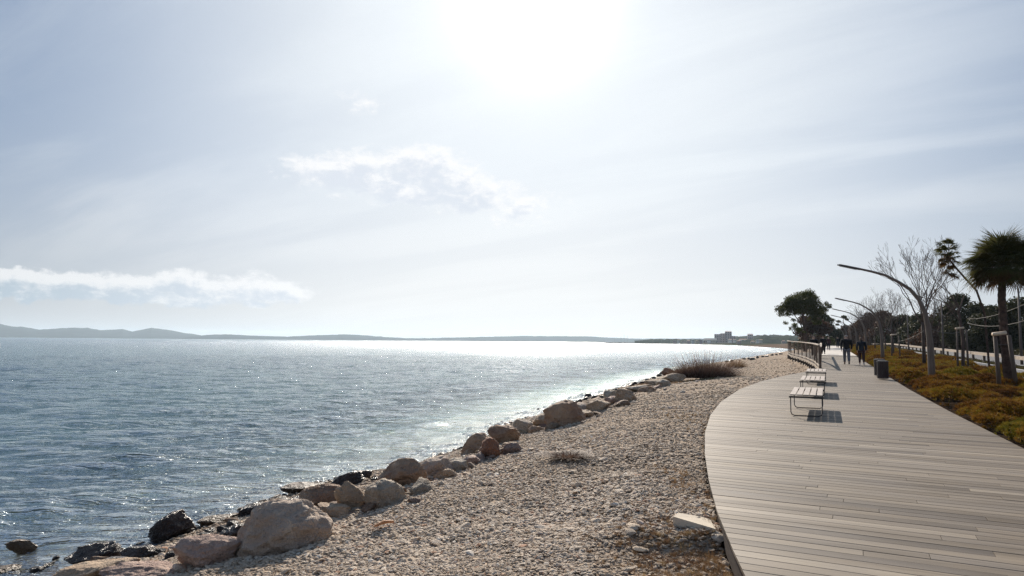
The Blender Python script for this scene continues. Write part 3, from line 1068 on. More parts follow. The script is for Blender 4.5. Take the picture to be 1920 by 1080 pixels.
def scatter(name, pts, scl, rot, tone, idxs, protos, base_mat=None):
    col = bpy.data.collections.new(name + '_shapes')
    for i, me in enumerate(protos):
        col.objects.link(bpy.data.objects.new('shape%02d' % i, me))
    me = bpy.data.meshes.new(name)
    n = len(pts)
    me.vertices.add(n); me.vertices.foreach_set('co', np.asarray(pts, np.float32).ravel())
    a = me.attributes.new('scl', 'FLOAT_VECTOR', 'POINT'); a.data.foreach_set('vector', np.asarray(scl, np.float32).ravel())
    a = me.attributes.new('rot', 'FLOAT_VECTOR', 'POINT'); a.data.foreach_set('vector', np.asarray(rot, np.float32).ravel())
    a = me.attributes.new('tone', 'FLOAT', 'POINT'); a.data.foreach_set('value', np.asarray(tone, np.float32).ravel())
    a = me.attributes.new('idx', 'INT', 'POINT'); a.data.foreach_set('value', np.asarray(idxs, np.int32).ravel())
    me.update()
    o = link(bpy.data.objects.new(name, me))
    ng = bpy.data.node_groups.new(name + '_nodes', 'GeometryNodeTree')
    ng.interface.new_socket('Geometry', in_out='INPUT', socket_type='NodeSocketGeometry')
    ng.interface.new_socket('Geometry', in_out='OUTPUT', socket_type='NodeSocketGeometry')
    gi = ng.nodes.new('NodeGroupInput'); go = ng.nodes.new('NodeGroupOutput')
    ip = ng.nodes.new('GeometryNodeInstanceOnPoints')
    ci = ng.nodes.new('GeometryNodeCollectionInfo')
    ci.inputs['Collection'].default_value = col
    ci.inputs['Separate Children'].default_value = True
    ci.inputs['Reset Children'].default_value = True
    def attr(nm, dt):
        nd = ng.nodes.new('GeometryNodeInputNamedAttribute'); nd.data_type = dt; nd.inputs[0].default_value = nm
        return [s_ for s_ in nd.outputs if s_.enabled][0]
    L = ng.links.new
    L(gi.outputs[0], ip.inputs['Points']); L(ci.outputs[0], ip.inputs['Instance'])
    ip.inputs['Pick Instance'].default_value = True
    L(attr('idx', 'INT'), ip.inputs['Instance Index'])
    L(attr('rot', 'FLOAT_VECTOR'), ip.inputs['Rotation'])
    L(attr('scl', 'FLOAT_VECTOR'), ip.inputs['Scale'])
    L(ip.outputs[0], go.inputs[0])
    md = o.modifiers.new('scatter', 'NODES'); md.node_group = ng
    o['kind'] = 'stuff'
    return o


def gravel_points(n, dmin, dmax, smin, smax, power=1.0):
    d = dmin * (dmax / dmin) ** rng.random(n)
    a = np.radians(rng.uniform(-44, 42, n))
    x = d * np.sin(a); y = d * np.cos(a)
    z, zone, ds, ld = terrain(x, y, True)
    ok = ld & (zone < 0.5) & (ds > 0.15) & ~inside(x, y, dp_arr) & (x * CH - y * SH < 2.2)
    ok &= ~((x * CH - y * SH > UL) & (y > 30))
    # thinner where weeds grow
    x, y, z, ds, d = x[ok], y[ok], z[ok], ds[ok], d[ok]
    s_ = smin + (smax - smin) * rng.random(len(x)) ** 2.4
    s_ *= 1 + d * 0.012
    s_ *= 0.75 + 0.6 * vnoise(x, y, 1.2, 9)
    return x, y, z, s_, ds, d


X1 = [gravel_points(230000, 4.2, 24, 0.009, 0.026), gravel_points(60000, 20, 75, 0.014, 0.034)]
x, y, z, s_, ds, d = [np.concatenate([q[i] for q in X1]) for i in range(6)]
bigm = rng.random(len(x)) < 0.008
s_ = np.where(bigm, s_ * 2.2, s_)
tone = np.clip(0.5 + 0.22 * rng.standard_normal(len(x)) + (vnoise(x, y, 0.8, 6) - 0.5) * 0.25, 0.0, 0.965)
tone = np.where(rng.random(len(x)) < 0.03, 1.0, tone)
tone = np.where(ds < 0.5, tone * 0.35, tone)
patch = sstep(0.58, 0.72, vnoise(x, y, 0.55, 12))
tone = tone * (1 - 0.35 * patch)
wd_ = np.hypot((x - 1.35) / 0.75, (y - 5.6) / 0.95)
tone = np.where(wd_ < 1, tone * 0.55, tone)
kp = ~((wd_ < 1) & (rng.random(len(x)) < 0.55))
x, y, z, s_, ds, d, tone = [q[kp] for q in (x, y, z, s_, ds, d, tone)]
n = len(x)
rot = np.stack([rng.uniform(-0.42, 0.42, n), rng.uniform(-0.42, 0.42, n), rng.uniform(0, 6.28, n)], -1)
scl = np.stack([s_ * rng.uniform(0.8, 1.5, n), s_ * rng.uniform(0.7, 1.1, n), s_ * rng.uniform(0.5, 0.8, n)], -1)
scatter('gravel', np.stack([x, y, z + s_ * 0.22], -1), scl, rot, tone, rng.integers(0, 8, n), [proto_rock(i, 2 if i < 8 else 1, 0.75) for i in range(8)])
print('gravel stones', n)

# ------------------------------------------------------------------ boulders
def boulder_mesh(seed, sub, sx, sy, sz, mat, rough=1.0, cuts=10, smooth=True):
    import bmesh
    bm = bmesh.new()
    bmesh.ops.create_icosphere(bm, subdivisions=sub, radius=1.0)
    rg = random.Random(seed)
    planes = [(Vector((rg.gauss(0, 1), rg.gauss(0, 1), rg.gauss(0.1, 0.8))).normalized(), rg.uniform(0.50, 0.84)) for _ in range(cuts + 5)]
    o3 = Vector((seed * 3.17 % 50, seed * 1.71 % 50, 0))
    for v in bm.verts:
        p = v.co.copy()
        p += p * 0.18 * noise.noise(p * 1.1 + o3)
        for n_, d_ in planes:
            k = p.dot(n_) - d_
            if k > 0: p -= n_ * k * 0.93
        q = p * 1.9 + o3
        p += p * rough * (0.12 * noise.noise(q) - 0.16 * (abs(noise.noise(q * 1.7)) - 0.25) - 0.075 * (abs(noise.noise(q * 4.1)) - 0.2) + 0.035 * noise.noise(q * 8.1) + 0.022 * noise.noise(q * 17))
        v.co = Vector((p.x * sx, p.y * sy, p.z * sz))
    me = bpy.data.meshes.new('boulder')
    bm.to_mesh(me); bm.free()
    if smooth: me.polygons.foreach_set('use_smooth', [True] * len(me.polygons))
    me.materials.append(mat)
    return me


# px centre x, bottom y, width px, height px, kind, tilt, label
ROCKS = [
    (172, 1100, 105, 42, 'tan', 'pale tan smooth boulder top cut by the bottom edge of the photo, leftmost dry rock'),
    (268, 1094, 118, 38, 'pink', 'low pinkish grey boulder at the bottom edge between two larger rocks'),
    (388, 1068, 128, 60, 'pink', 'rough pink brown boulder in front of the largest grey boulder'),
    (522, 1045, 166, 102, 'grey', 'largest rough grey limestone boulder with pitted top in the foreground'),
    (628, 974, 66, 32, 'tan', 'small yellowish tan wedge rock behind the largest grey boulder'),
    (612, 952, 86, 40, 'brown', 'dark brown long slab rock leaning seaward behind the tan wedge'),
    (660, 960, 62, 58, 'tan', 'smooth upright tan rock with rounded top beside a pale jagged rock'),
    (714, 958, 92, 56, 'pale', 'pale jagged boulder with a light ragged top, right of the upright tan rock'),
    (757, 916, 88, 54, 'brown', 'rounded brown boulder with smooth dome, the tallest in the middle of the rock line'),
    (813, 897, 60, 42, 'grey', 'rounded grey boulder just right of the brown dome boulder'),
    (856, 888, 42, 34, 'pale', 'small pale crumbly rock half buried in gravel beside the rounded grey one'),
    (896, 852, 76, 38, 'brown', 'flat topped brown slab boulder beside the orange red rock'),
    (919, 861, 44, 36, 'orange', 'orange red upright rock with a sharp face'),
    (945, 832, 58, 34, 'brown', 'dark blocky rock in shade behind the orange red rock'),
    (984, 816, 42, 34, 'pale', 'pale greenish grey blocky rock left of the tan orange boulder'),
    (1020, 804, 54, 28, 'tan', 'tan orange boulder in front of the big rounded brown boulder'),
    (1064, 800, 74, 48, 'brown', 'big rounded brown boulder with dark base, farther along the shore'),
    (1096, 775, 48, 22, 'grey', 'pale grey flat rock behind the big rounded brown boulder'),
    (1122, 771, 50, 27, 'tan', 'long pale flat boulder with light top, midway along the shore'),
    (1174, 757, 44, 30, 'tan', 'brown faced boulder with pale top, right of the long flat boulder'),
    (1146, 748, 34, 15, 'pale', 'small pale rock between two tan boulders near the dark wet stones'),
    (1198, 735, 40, 14, 'pale', 'thin pale flat rock lying on the gravel slope'),
    (1226, 724, 34, 13, 'tan', 'low tan rock near the dry weeds'),
    (1262, 718, 44, 16, 'tan', 'long tan rock at the foot of the brown bush'),
    (1250, 704, 22, 14, 'orange', 'rust red rock at the left end of the brown bush'),
    (1277, 703, 24, 9, 'pale', 'small pale rock at the edge of the bush'),
    (1212, 729, 20, 9, 'brown', 'small brown rock beside the thin pale flat rock'),
    (325, 1012, 74, 44, 'dark', 'dark wet rounded rock standing alone at the edge of the water'),
    (181, 1060, 80, 38, 'dark', 'dark wet slanted rock in the shallows, left of the pink brown boulder'),
    (196, 1074, 78, 20, 'dark', 'flat dark brown rock below the slanted wet rock'),
    (40, 1036, 38, 22, 'weed', 'brown weed covered rock in the shallow water at the left edge'),
    (258, 1052, 56, 26, 'dark', 'wedge shaped wet rock between the shallows and the pink brown boulder'),
    (563, 926, 78, 21, 'weed', 'flat dark weed topped rock lying in the water behind the slabs'),
    (650, 914, 78, 32, 'dark', 'dark cracked rock behind the upright tan rock'),
    (472, 968, 54, 22, 'dark', 'dark rounded wet rock behind the largest grey boulder'),
    (508, 958, 50, 15, 'dark', 'low wet rock right of the dark rounded rock at the water edge'),
    (405, 984, 76, 16, 'weed', 'thin flat weedy rock shelf at the edge of the water'),
    (705, 903, 24, 10, 'dark', 'tiny dark rock touching the left of the brown dome boulder'),
    (548, 946, 46, 12, 'dark', 'thin dark rock just above the brown slab rock'),
    (14, 1078, 46, 14, 'weed', 'brown weedy rock at the lower left corner'),
]
rocks_xy = []
EXTRA = [
    (590, 1012, 52, 28, 'pink', 'small pink brown rock wedged at the right foot of the largest grey boulder'),
    (742, 934, 44, 22, 'brown', 'small dark brown rock below the brown dome boulder'),
    (838, 900, 44, 24, 'tan', 'tan lump of rock right below the rounded grey boulder'),
    (880, 876, 46, 24, 'pink', 'low pinkish rock left of the orange red rock'),
    (958, 848, 38, 20, 'tan', 'small tan rock right of the orange red rock, below the dark blocky rock'),
    (1002, 814, 34, 20, 'brown', 'small brown rock between the pale blocky rock and the tan orange boulder'),
    (1040, 800, 40, 22, 'pale', 'pale rock at the left foot of the big rounded brown boulder'),
    (1098, 786, 44, 20, 'tan', 'low tan rock at the right foot of the big rounded brown boulder'),
    (1044, 777, 46, 22, 'brown', 'brown rock on the water side of the big rounded boulder'),
    (1146, 760, 34, 16, 'pink', 'small pinkish rock between the long flat boulder and the brown faced boulder'),
    (676, 905, 46, 24, 'dark', 'dark rock on the water side between the cracked rock and the brown dome boulder'),
    (440, 1012, 60, 26, 'dark', 'low dark wet rock on the water side of the largest grey boulder'),
    (1216, 736, 34, 12, 'brown', 'flat brown rock below the thin pale flat rock'),
    (1242, 725, 34, 13, 'pale', 'small pale rock on the gravel below the low dry shrub'),
]
ROCKS = ROCKS + EXTRA
for i, (px, py, wp, hp, kind, lab) in enumerate(ROCKS):
    wp *= 1.06
    wet = kind in ('dark', 'weed')
    bpnt = at_ground(px, py - hp * 0.06)
    dist_ = (Vector((bpnt.x, bpnt.y, 0))).length
    k = dist_ / F
    sx = wp * k / 2 * 1.10
    # apparent height = vertical + foreshortened depth
    sy = sx * (0.72 if wp > 1.6 * hp else 0.85)
    dn = (CAM.z - bpnt.z) / dist_
    hgt_ = max(hp * k - 2 * sy * dn * 0.45, 0.12 * wp * k)
    sz = hgt_ * 0.66
    sub = 5 if wp > 55 else (4 if wp > 25 else 3)
    me = boulder_mesh({3: 913, 7: 402, 10: 655, 9: 411}.get(i, 31 + i * 7), sub, sx, sy, sz, MR[kind], 1.0, 2 if i in (3, 8, 9, 16) else 10)
    o = bpy.data.objects.new('boulder' if wp > 30 else 'rock', me)
    dr = Vector((bpnt.x, bpnt.y, 0)).normalized()
    o.location = Vector((bpnt.x, bpnt.y, bpnt.z)) + dr * sy * 0.7 + Vector((0, 0, sz * 0.45))
    o.rotation_euler = (random.uniform(-.12, .12), random.uniform(-.2, .2) + (-0.12 if wet else 0), math.atan2(-dr.x, dr.y) + random.uniform(-.3, .3))
    link(o)
    tag(o, lab, 'rock', 'dark wet rocks at the waterline' if wet else 'boulders along the shore')
    rocks_xy.append((o.location.x, o.location.y, sx))

# small rocks that look alike
rk = random.Random(5)
protos_dark = [boulder_mesh(500 + i, 3, 1, 0.8, 0.62, MR['dark'], 1.2, 9) for i in range(6)]
protos_mid = [boulder_mesh(600 + i, 3, 1, 0.8, 0.62, MR[kk], 1.2, 9) for i, kk in enumerate(['brown', 'tan', 'grey', 'pink', 'pale', 'brown'])]
SMALL = [(1010, 768, 8), (940, 792, 7), (870, 858, 9), (1072, 757, 13), (1085, 755, 16), (1098, 750, 14), (1102, 745, 18), (1114, 748, 16), (1128, 746, 12), (1140, 738, 12), (1154, 733, 12), (1184, 724, 16), (1192, 721, 14), (1204, 720, 15), (1216, 714, 12), (1226, 710, 11), (1236, 706, 14), (1243, 702, 11),
         (1386, 676, 10), (1395, 674, 9), (1404, 673.5, 9), (1411, 674.5, 15), (1420, 672, 9), (1430, 670, 9), (1438, 669, 8), (1448, 667, 8), (1456, 666, 7), (1464, 664.5, 8), (1371, 678, 10), (1362, 679, 9),
         (228, 1052, 20), (300, 1040, 26), (318, 1046, 22), (345, 1034, 20), (280, 1046, 30), (235, 1040, 16), (380, 1010, 26), (360, 1020, 22), (420, 1000, 24), (436, 990, 28), (452, 978, 22), (395, 1000, 22), (90, 1064, 24), (70, 1072, 26), (120, 1078, 22), (105, 1050, 16), (150, 1030, 12), (215, 1024, 12), (490, 964, 20), (530, 950, 22), (524, 942, 18), (586, 934, 20), (600, 925, 16), (620, 914, 14), (690, 899, 12)]
for (px, py, wp) in SMALL:
    q = at_ground(px, py)
    k = math.hypot(q.x, q.y) / F
    o = link(bpy.data.objects.new('small_rock', rk.choice(protos_dark)))
    s0 = wp * k / 2 * 1.15
    o.scale = (s0, s0 * rk.uniform(.7, 1), s0 * rk.uniform(.5, .95))
    o.location = (q.x, q.y, max(q.z, SEA - 0.05) + s0 * 0.2)
    o.rotation_euler = (rk.uniform(-.3, .3), rk.uniform(-.3, .3), rk.uniform(0, 6))
    tag(o, 'small dark wet rock in the shallows beside the near boulders' if py > 850 else ('tiny dark rock at the water edge midway along the shore' if py > 700 else 'tiny dark rock at the far water edge beyond the bare shrub'), 'rock', 'small dark rocks in the near shallows' if py > 850 else ('small dark rocks midway along the shore' if py > 700 else 'tiny dark rocks beyond the bare shrub'))
for k in range(150):
    # dry loose stones tucked between the boulders
    (rx, ry, rsz) = rocks_xy[rk.randrange(len(ROCKS))]
    a = rk.uniform(0, 6.28)
    px_, py_ = rx + math.cos(a) * rsz * rk.uniform(1.0, 1.9), ry + math.sin(a) * rsz * rk.uniform(0.8, 1.6)
    zz = tz(px_, py_)
    if zz < SEA + 0.02 or ry < 5 or inside(np.array([px_]), np.array([py_]), dp_arr)[0]: continue
    s0 = rk.uniform(0.05, 0.19) * (1 + ry * 0.010) * (1.5 if rk.random() < .15 else 1)
    ki_ = rk.randrange(6)
    o = link(bpy.data.objects.new('small_rock', protos_mid[ki_]))
    o.scale = (s0, s0 * rk.uniform(.7, 1), s0 * rk.uniform(.5, .9))
    o.location = (px_, py_, zz + s0 * 0.15); o.rotation_euler = (rk.uniform(-.4, .4), rk.uniform(-.4, .4), rk.uniform(0, 6))
    cn_ = ('brown', 'tan', 'grey', 'pinkish', 'pale', 'brown')[ki_]
    wh_ = 'near the largest boulder' if ry < 11 else ('around the middle boulders' if ry < 20 else 'along the farther boulders')
    tag(o, 'loose %s stone lying %s' % (cn_, wh_), 'rock', 'loose %s stones %s' % (cn_, wh_))

# wet shingle in the wash zone
nn_ = 60000
xx_ = rng.uniform(-9, 14, nn_); yy_ = rng.uniform(6, 55, nn_)
zz_, _z, dd_s, ll_ = terrain(xx_, yy_, True)
ok = ((ll_ & (dd_s < 0.55)) | (~ll_ & (dd_s < 1.5))) & (rng.random(nn_) < np.where(yy_ < 20, 0.9, 0.35)) & (vnoise(xx_, yy_, 1.1, 17) > 0.38)
xx_, yy_, zz_ = xx_[ok], yy_[ok], zz_[ok]; nn_ = len(xx_)
ss_ = 0.018 + 0.085 * rng.random(nn_) ** 3.2
prw = []
for i in range(5):
    me = proto_rock(40 + i, 2, 0.6); me.materials.clear(); me.materials.append(MR['dark'] if i < 3 else MR['weed']); prw.append(me)
scatter('wet_shingle', np.stack([xx_, yy_, zz_ + ss_ * .25], -1), np.stack([ss_ * 1.3, ss_, ss_ * .8], -1), np.stack([rng.uniform(-.4, .4, nn_), rng.uniform(-.4, .4, nn_), rng.uniform(0, 6.28, nn_)], -1), rng.random(nn_), rng.integers(0, 5, nn_), prw)
print('shingle', nn_)

# concrete slab, drift wood, weeds
p1, p2, p3, p4 = [at_ground(*q) for q in [(1262, 988), (1274, 972), (1330, 976), (1342, 1000)]]
zs_ = max(p1.z, p2.z, p3.z, p4.z) + 0.035
for q in (p1, p2, p3, p4): q.z = zs_ - 0.03 * (q.x > p1.x + 0.2)
m = MB()
m.add([p1, p4, p3, p2, p1 - Vector((0, 0, .09)), p4 - Vector((0, 0, .09)), p3 - Vector((0, 0, .09)), p2 - Vector((0, 0, .09))],
      [(0, 1, 2, 3), (4, 7, 6, 5), (0, 4, 5, 1), (1, 5, 6, 2), (2, 6, 7, 3), (3, 7, 4, 0)])
o = m.build('concrete_slab', M_CONC)
tag(o, 'broken pale concrete slab lying beside the edge of the decking', 'slab')
a, c_ = at_ground(702, 998), at_ground(738, 989)
m = MB(); m.tube([a + Vector((0, 0, .05)), (a + c_) / 2 + Vector((0, 0, .075)), c_ + Vector((0, 0, .06))], [0.012, 0.02, 0.012], 6)
o = m.build('driftwood', simple('orange_driftwood', (0.42, 0.20, 0.09), 0.7, 0.2, 6)); tag(o, 'thin orange brown stick of driftwood on the gravel', 'stick')


def blade_mesh(name, n, h, spread, width, mat, seed=0, curl=0.4, base_r=0.05, segs=2, upb=0.9):
    rg = np.random.default_rng(seed)
    V = []; Fc = []
    for i in range(n):
        a = rg.uniform(0, 6.28); r = base_r * rg.random() ** .5
        bx, by = r * math.cos(a), r * math.sin(a)
        a2 = a + rg.normal() * 0.6
        out = spread * rg.random()
        hh = h * rg.uniform(0.5, 1.0)
        wd = width * rg.uniform(.6, 1.2)
        sd = (-math.sin(a2 + rg.normal()), math.cos(a2))
        b0 = len(V)
        for k in range(segs + 1):
            q = k / segs
            ox = out * (q ** (1 + curl)) ; z = hh * (q * upb + (1 - upb) * math.sin(q * 3.14))
            w_ = wd * (1 - q) * 0.5 + 0.0006
            cx, cy = bx + math.cos(a2) * ox, by + math.sin(a2) * ox
            V.append((cx - sd[0] * w_, cy - sd[1] * w_, z)); V.append((cx + sd[0] * w_, cy + sd[1] * w_, z))
        for k in range(segs):
            Fc.append((b0 + 2 * k, b0 + 2 * k + 1, b0 + 2 * k + 3, b0 + 2 * k + 2))
    return np_mesh(name, V, Fc, mat)


# weeds patch by the slab
def weed_patch(name, n, cxy, rad, mat, hmin, hmax, seed, shape=None, kindlab=None):
    rg = np.random.default_rng(seed)
    x = cxy[0] + rg.normal(size=n) * rad[0]; y = cxy[1] + rg.normal(size=n) * rad[1]
    z, zone, ds_, ld_ = terrain(x, y, True)
    ok = ld_ & ~inside(x, y, dp_arr)
    if shape is not None: ok &= shape(x, y)
    x, y, z = x[ok], y[ok], z[ok]; n = len(x)
    sc_ = rg.uniform(hmin, hmax, n)
    pr = [blade_mesh('tuft', 34, 1.0, 0.9, 0.05, mat, 20 + i, 0.6, 0.25) for i in range(4)]
    return scatter(name, np.stack([x, y, z - 0.01], -1), np.stack([sc_, sc_, sc_], -1), np.stack([rg.uniform(-.3, .3, n), rg.uniform(-.3, .3, n), rg.uniform(0, 6.28, n)], -1), rg.random(n), rg.integers(0, 4, n), pr)


q = at_ground(1290, 1045)
weed_patch('dry_weeds', 1500, (q.x + 0.1, q.y - 0.1), (0.42, 0.5), M_DRYW, 0.025, 0.075, 1)
q = at_ground(1322, 940)
weed_patch('dry_weeds', 160, (q.x, q.y), (0.12, 1.2), M_DRYW, 0.03, 0.09, 2)
q = at_ground(1312, 790)
weed_patch('dry_grass', 150, (q.x, q.y), (0.25, 1.4), M_STRAW, 0.03, 0.09, 3)
# dead weed clump
q = at_ground(1065, 860)
e = link(bpy.data.objects.new('dead_weed_clump', blade_mesh('dead_weed_clump', 500, 0.10, 0.42, 0.02, M_BUSH, 5, 0.3, 0.22)))
e.location = q; tag(e, 'dark clump of dead weed lying alone in the middle of the gravel', 'weed')

# brown shrub near the waterline
bx0, bx1 = at_ground(1285, 706), at_ground(1378, 700)
mid = at_ground(1335, 708)
rg = np.random.default_rng(8)


def shrub(name, center, lx, ly, h, n, mat, seed, wd=0.012, ang=0.0):
    rg = np.random.default_rng(seed)
    V = []; Fc = []
    for i in range(n):
        a = rg.uniform(0, 6.28); r = rg.random() ** .5
        ex, ey = r * math.cos(a) * lx, r * math.sin(a) * ly
        x0 = ex * 0.75; y0 = ey * 0.75
        hh = h * (1 - 0.55 * r * r) * rg.uniform(0.35, 1.0)
        if rg.random() < 0.13: hh *= 1.7
        lean = np.array([ex * 0.35 + rg.normal() * 0.18 * h, ey * 0.35 + rg.normal() * 0.18 * h])
        sd = rg.uniform(0, 6.28); sx_, sy_ = math.cos(sd), math.sin(sd)
        b0 = len(V)
        for k in range(4):
            q_ = k / 3
            cx = x0 + lean[0] * q_ ** 1.4; cy = y0 + lean[1] * q_ ** 1.4; z_ = hh * q_
            w_ = wd * (1 - q_ * 0.75)
            V.append((cx - sx_ * w_, cy - sy_ * w_, z_)); V.append((cx + sx_ * w_, cy + sy_ * w_, z_))
        for k in range(3): Fc.append((b0 + 2 * k, b0 + 2 * k + 1, b0 + 2 * k + 3, b0 + 2 * k + 2))
    V = np.array(V)
    ca, sa = math.cos(ang), math.sin(ang)
    V = np.stack([V[:, 0] * ca - V[:, 1] * sa, V[:, 0] * sa + V[:, 1] * ca, V[:, 2]], -1)
    o = link(bpy.data.objects.new(name, np_mesh(name, V, Fc, mat)))
    o.location = center
    return o


o = shrub('shrub', Vector((mid.x - .2, mid.y + 1.0, mid.z - .05)), 2.5, 1.3, 1.22, 4200, M_BUSH, 4, 0.011, 0.2)
tag(o, 'wide leafless purplish brown shrub growing on the gravel near the water', 'shrub')
q = at_ground(1288, 706)
o = shrub('shrub', Vector((q.x, q.y + .4, q.z)), 1.3, 0.8, 0.5, 1500, M_DRYW, 6, 0.014, 0.1)
tag(o, 'low dry brown shrub between the rust red rock and the wide bare shrub', 'shrub')
q = at_ground(1385, 690)
o = shrub('shrub', Vector((q.x, q.y + .5, q.z)), 0.9, 0.7, 0.7, 700, M_DRYW, 9, 0.012, 0.1)
tag(o, 'thin dry shrub at the right end of the wide bare shrub', 'shrub')
q = at_ground(1325, 712)
weed_patch('moss', 260, (q.x, q.y), (0.8, 0.5), M_MOSS, 0.04, 0.09, 13)
q = at_ground(1390, 700)
weed_patch('dry_grass', 700, (q.x, q.y), (2.2, 2.6), M_VERGE, 0.02, 0.07, 14)
q = at_ground(1225, 722)
weed_patch('dry_weeds', 500, (q.x, q.y), (1.1, 1.5), M_DRYW, 0.05, 0.15, 15)

# ------------------------------------------------------------------ planting bed: mounds and tufts
rm = np.random.default_rng(21)
mounds = []
for _ in range(2600):
    v = 4 + 116 * rm.random() ** 1.25
    u = rm.uniform(2.75, 7.3)
    r = rm.uniform(0.28, 0.62) * (1 + v * 0.006)
    ul = float(np.interp(v, [6, 12.4, 18, 25, 33], [2.95, 2.66, 2.48, 2.36, 2.33]))
    if u - ul < r * 0.55: u = ul + r * rm.uniform(0.55, 0.9)
    if all((u - m_[0]) ** 2 + (v - m_[1]) ** 2 > (0.58 * (r + m_[2])) ** 2 for m_ in mounds[-700:]):
        mounds.append((u, v, r, r * rm.uniform(0.50, 0.85), rm.random()))
print('mounds', len(mounds))
mu = np.array(mounds)


def mound_field(U, V):
    H = np.full(U.shape, -0.03); T = np.zeros(U.shape)
    for (u, v, r, h, tn) in mounds:
        msk = (np.abs(U - u) < r) & (np.abs(V - v) < r)
        if not msk.any(): continue
        d2 = ((U[msk] - u) ** 2 + (V[msk] - v) ** 2) / (r * r)
        hh = h * np.sqrt(np.clip(1 - d2, 0, 1)) ** 0.8
        hm = H[msk]; tm = T[msk]
        up = hh > hm
        hm[up] = hh[up]; tm[up] = tn
        H[msk] = hm; T[msk] = tm
    return H, T


n = 110000
V_ = 4.5 * (118 / 4.5) ** rm.random(n)
U_ = rm.uniform(2.35, 7.35, n)
ok = U_ > np.interp(V_, [6, 12.4, 18, 25, 33], [2.95, 2.66, 2.48, 2.36, 2.33]) + 0.05
U_, V_ = U_[ok], V_[ok]
H_, T_ = mound_field(U_, V_)
ok = (H_ > 0.09)
U_, V_, H_, T_ = U_[ok], V_[ok], H_[ok], T_[ok]
n = len(U_)
cx = U_ * CH + V_ * SH; cy = -U_ * SH + V_ * CH
cz = 0.01 * np.clip(cy, -40, 120) - 0.10 + H_ * rm.uniform(0.80, 1.0, n)
# normal of the mound by finite differences
e_ = 0.05
Hu, _ = mound_field(U_ + e_, V_); Hv, _ = mound_field(U_, V_ + e_)
gu = np.clip((Hu - H_) / e_, -1.6, 1.6); gv = np.clip((Hv - H_) / e_, -1.6, 1.6)
gx = gu * CH + gv * SH; gy = -gu * SH + gv * CH
rx_ = np.arctan(gy) * 0.8 + rm.normal(size=n) * 0.15; ry_ = -np.arctan(gx) * 0.8 + rm.normal(size=n) * 0.15
sz_ = rm.uniform(0.045, 0.085, n) * (1 + V_ * 0.013)
tn_ = np.clip(0.50 + (T_ - 0.5) * 0.75 + rm.normal(size=n) * 0.17 + (vnoise(cx, cy, 0.35, 8) - 0.5) * 0.5, 0, 1)
pr = [blade_mesh('sprig', 22, 1.0, 0.85, 0.13, M_COV, 60 + i, 0.3, 0.28) for i in range(4)]
o = scatter('ground_cover', np.stack([cx, cy, cz - sz_ * 0.35], -1), np.stack([sz_, sz_, sz_], -1), np.stack([rx_, ry_, rm.uniform(-.5, .5, n)], -1), tn_, rm.integers(0, 4, n), pr)
print('tufts', n)
# verge grass at the bed's far edge and beyond the rail
rg = np.random.default_rng(33)
n = 7000
vv_ = 4 * (150 / 4) ** rg.random(n); uu_ = np.where(rg.random(n) < 0.35, rg.uniform(7.0, 7.45, n), rg.uniform(9.65, 10.75, n))
cx = uu_ * CH + vv_ * SH; cy = -uu_ * SH + vv_ * CH; cz = 0.01 * np.clip(cy, -40, 120) - 0.1
sz_ = rg.uniform(0.10, 0.26, n)
scatter('verge_grass', np.stack([cx, cy, cz], -1), np.stack([sz_ * 1.4, sz_ * 1.4, sz_], -1), np.stack([rg.normal(size=n) * .15, rg.normal(size=n) * .15, rg.uniform(0, 6.28, n)], -1), rg.random(n), rg.integers(0, 3, n),
        [blade_mesh('tuft', 30, 1.0, 0.7, 0.05, M_VERGE, 80 + i, 0.5, 0.3) for i in range(3)])

# ------------------------------------------------------------------ benches
def make_bench(u, v, lab):
    p = P(u, v)
    e = empty('bench', p, -HD, lab, 'bench', 'backless benches in a row on the decking')
    e.rotation_euler = (math.atan(0.01 * CH), 0, -HD)
    Wd, L, hs = 0.64, 2.25, 0.45
    for k in range(5):
        m = MB(); wdt = Wd / 5 - 0.022
        m.box((Wd * (k + 0.5) / 5, L / 2, hs - 0.011), (wdt, L, 0.022))
        m.build('slat', M_SLAT, e)
    for yy in (0.02, L - 0.02):
        m = MB(); m.beam((-0.01, yy, hs - 0.055), (Wd + 0.01, yy, hs - 0.055), 0.035, 0.035)
        m.build('cross_bar', M_STEEL, e)
    for yy in (0.06, 1.80):
        m = MB(); r = 0.07
        pts = [(0.02, yy, hs - 0.04), (0.02, yy, 0.01 + r), (0.02 + r * .3, yy, 0.01 + r * .3), (0.02 + r, yy, 0.012), (Wd - 0.02 - r, yy, 0.012), (Wd - 0.02 - r * .3, yy, 0.01 + r * .3), (Wd - 0.02, yy, 0.01 + r), (Wd - 0.02, yy, hs - 0.04)]
        m.tube(pts, 0.011, 6)
        m.build('leg_frame', M_STEEL, e, True)
    return e


def uv_of(p): return p.x * CH - p.y * SH, p.x * SH + p.y * CH


b1 = at_deck(1480, 739, 0.45); b2 = at_deck(1499.5, 712, 0.45); b3 = at_deck(1511, 696, 0.45)
for pt, lab in ((b1, 'nearest slatted backless bench with thin steel legs on the decking'), (b2, 'middle slatted backless bench of the row on the decking'), (b3, 'farthest slatted backless bench, just in front of the railing')):
    uu, vv_b = uv_of(pt)
    make_bench(uu, vv_b, lab)

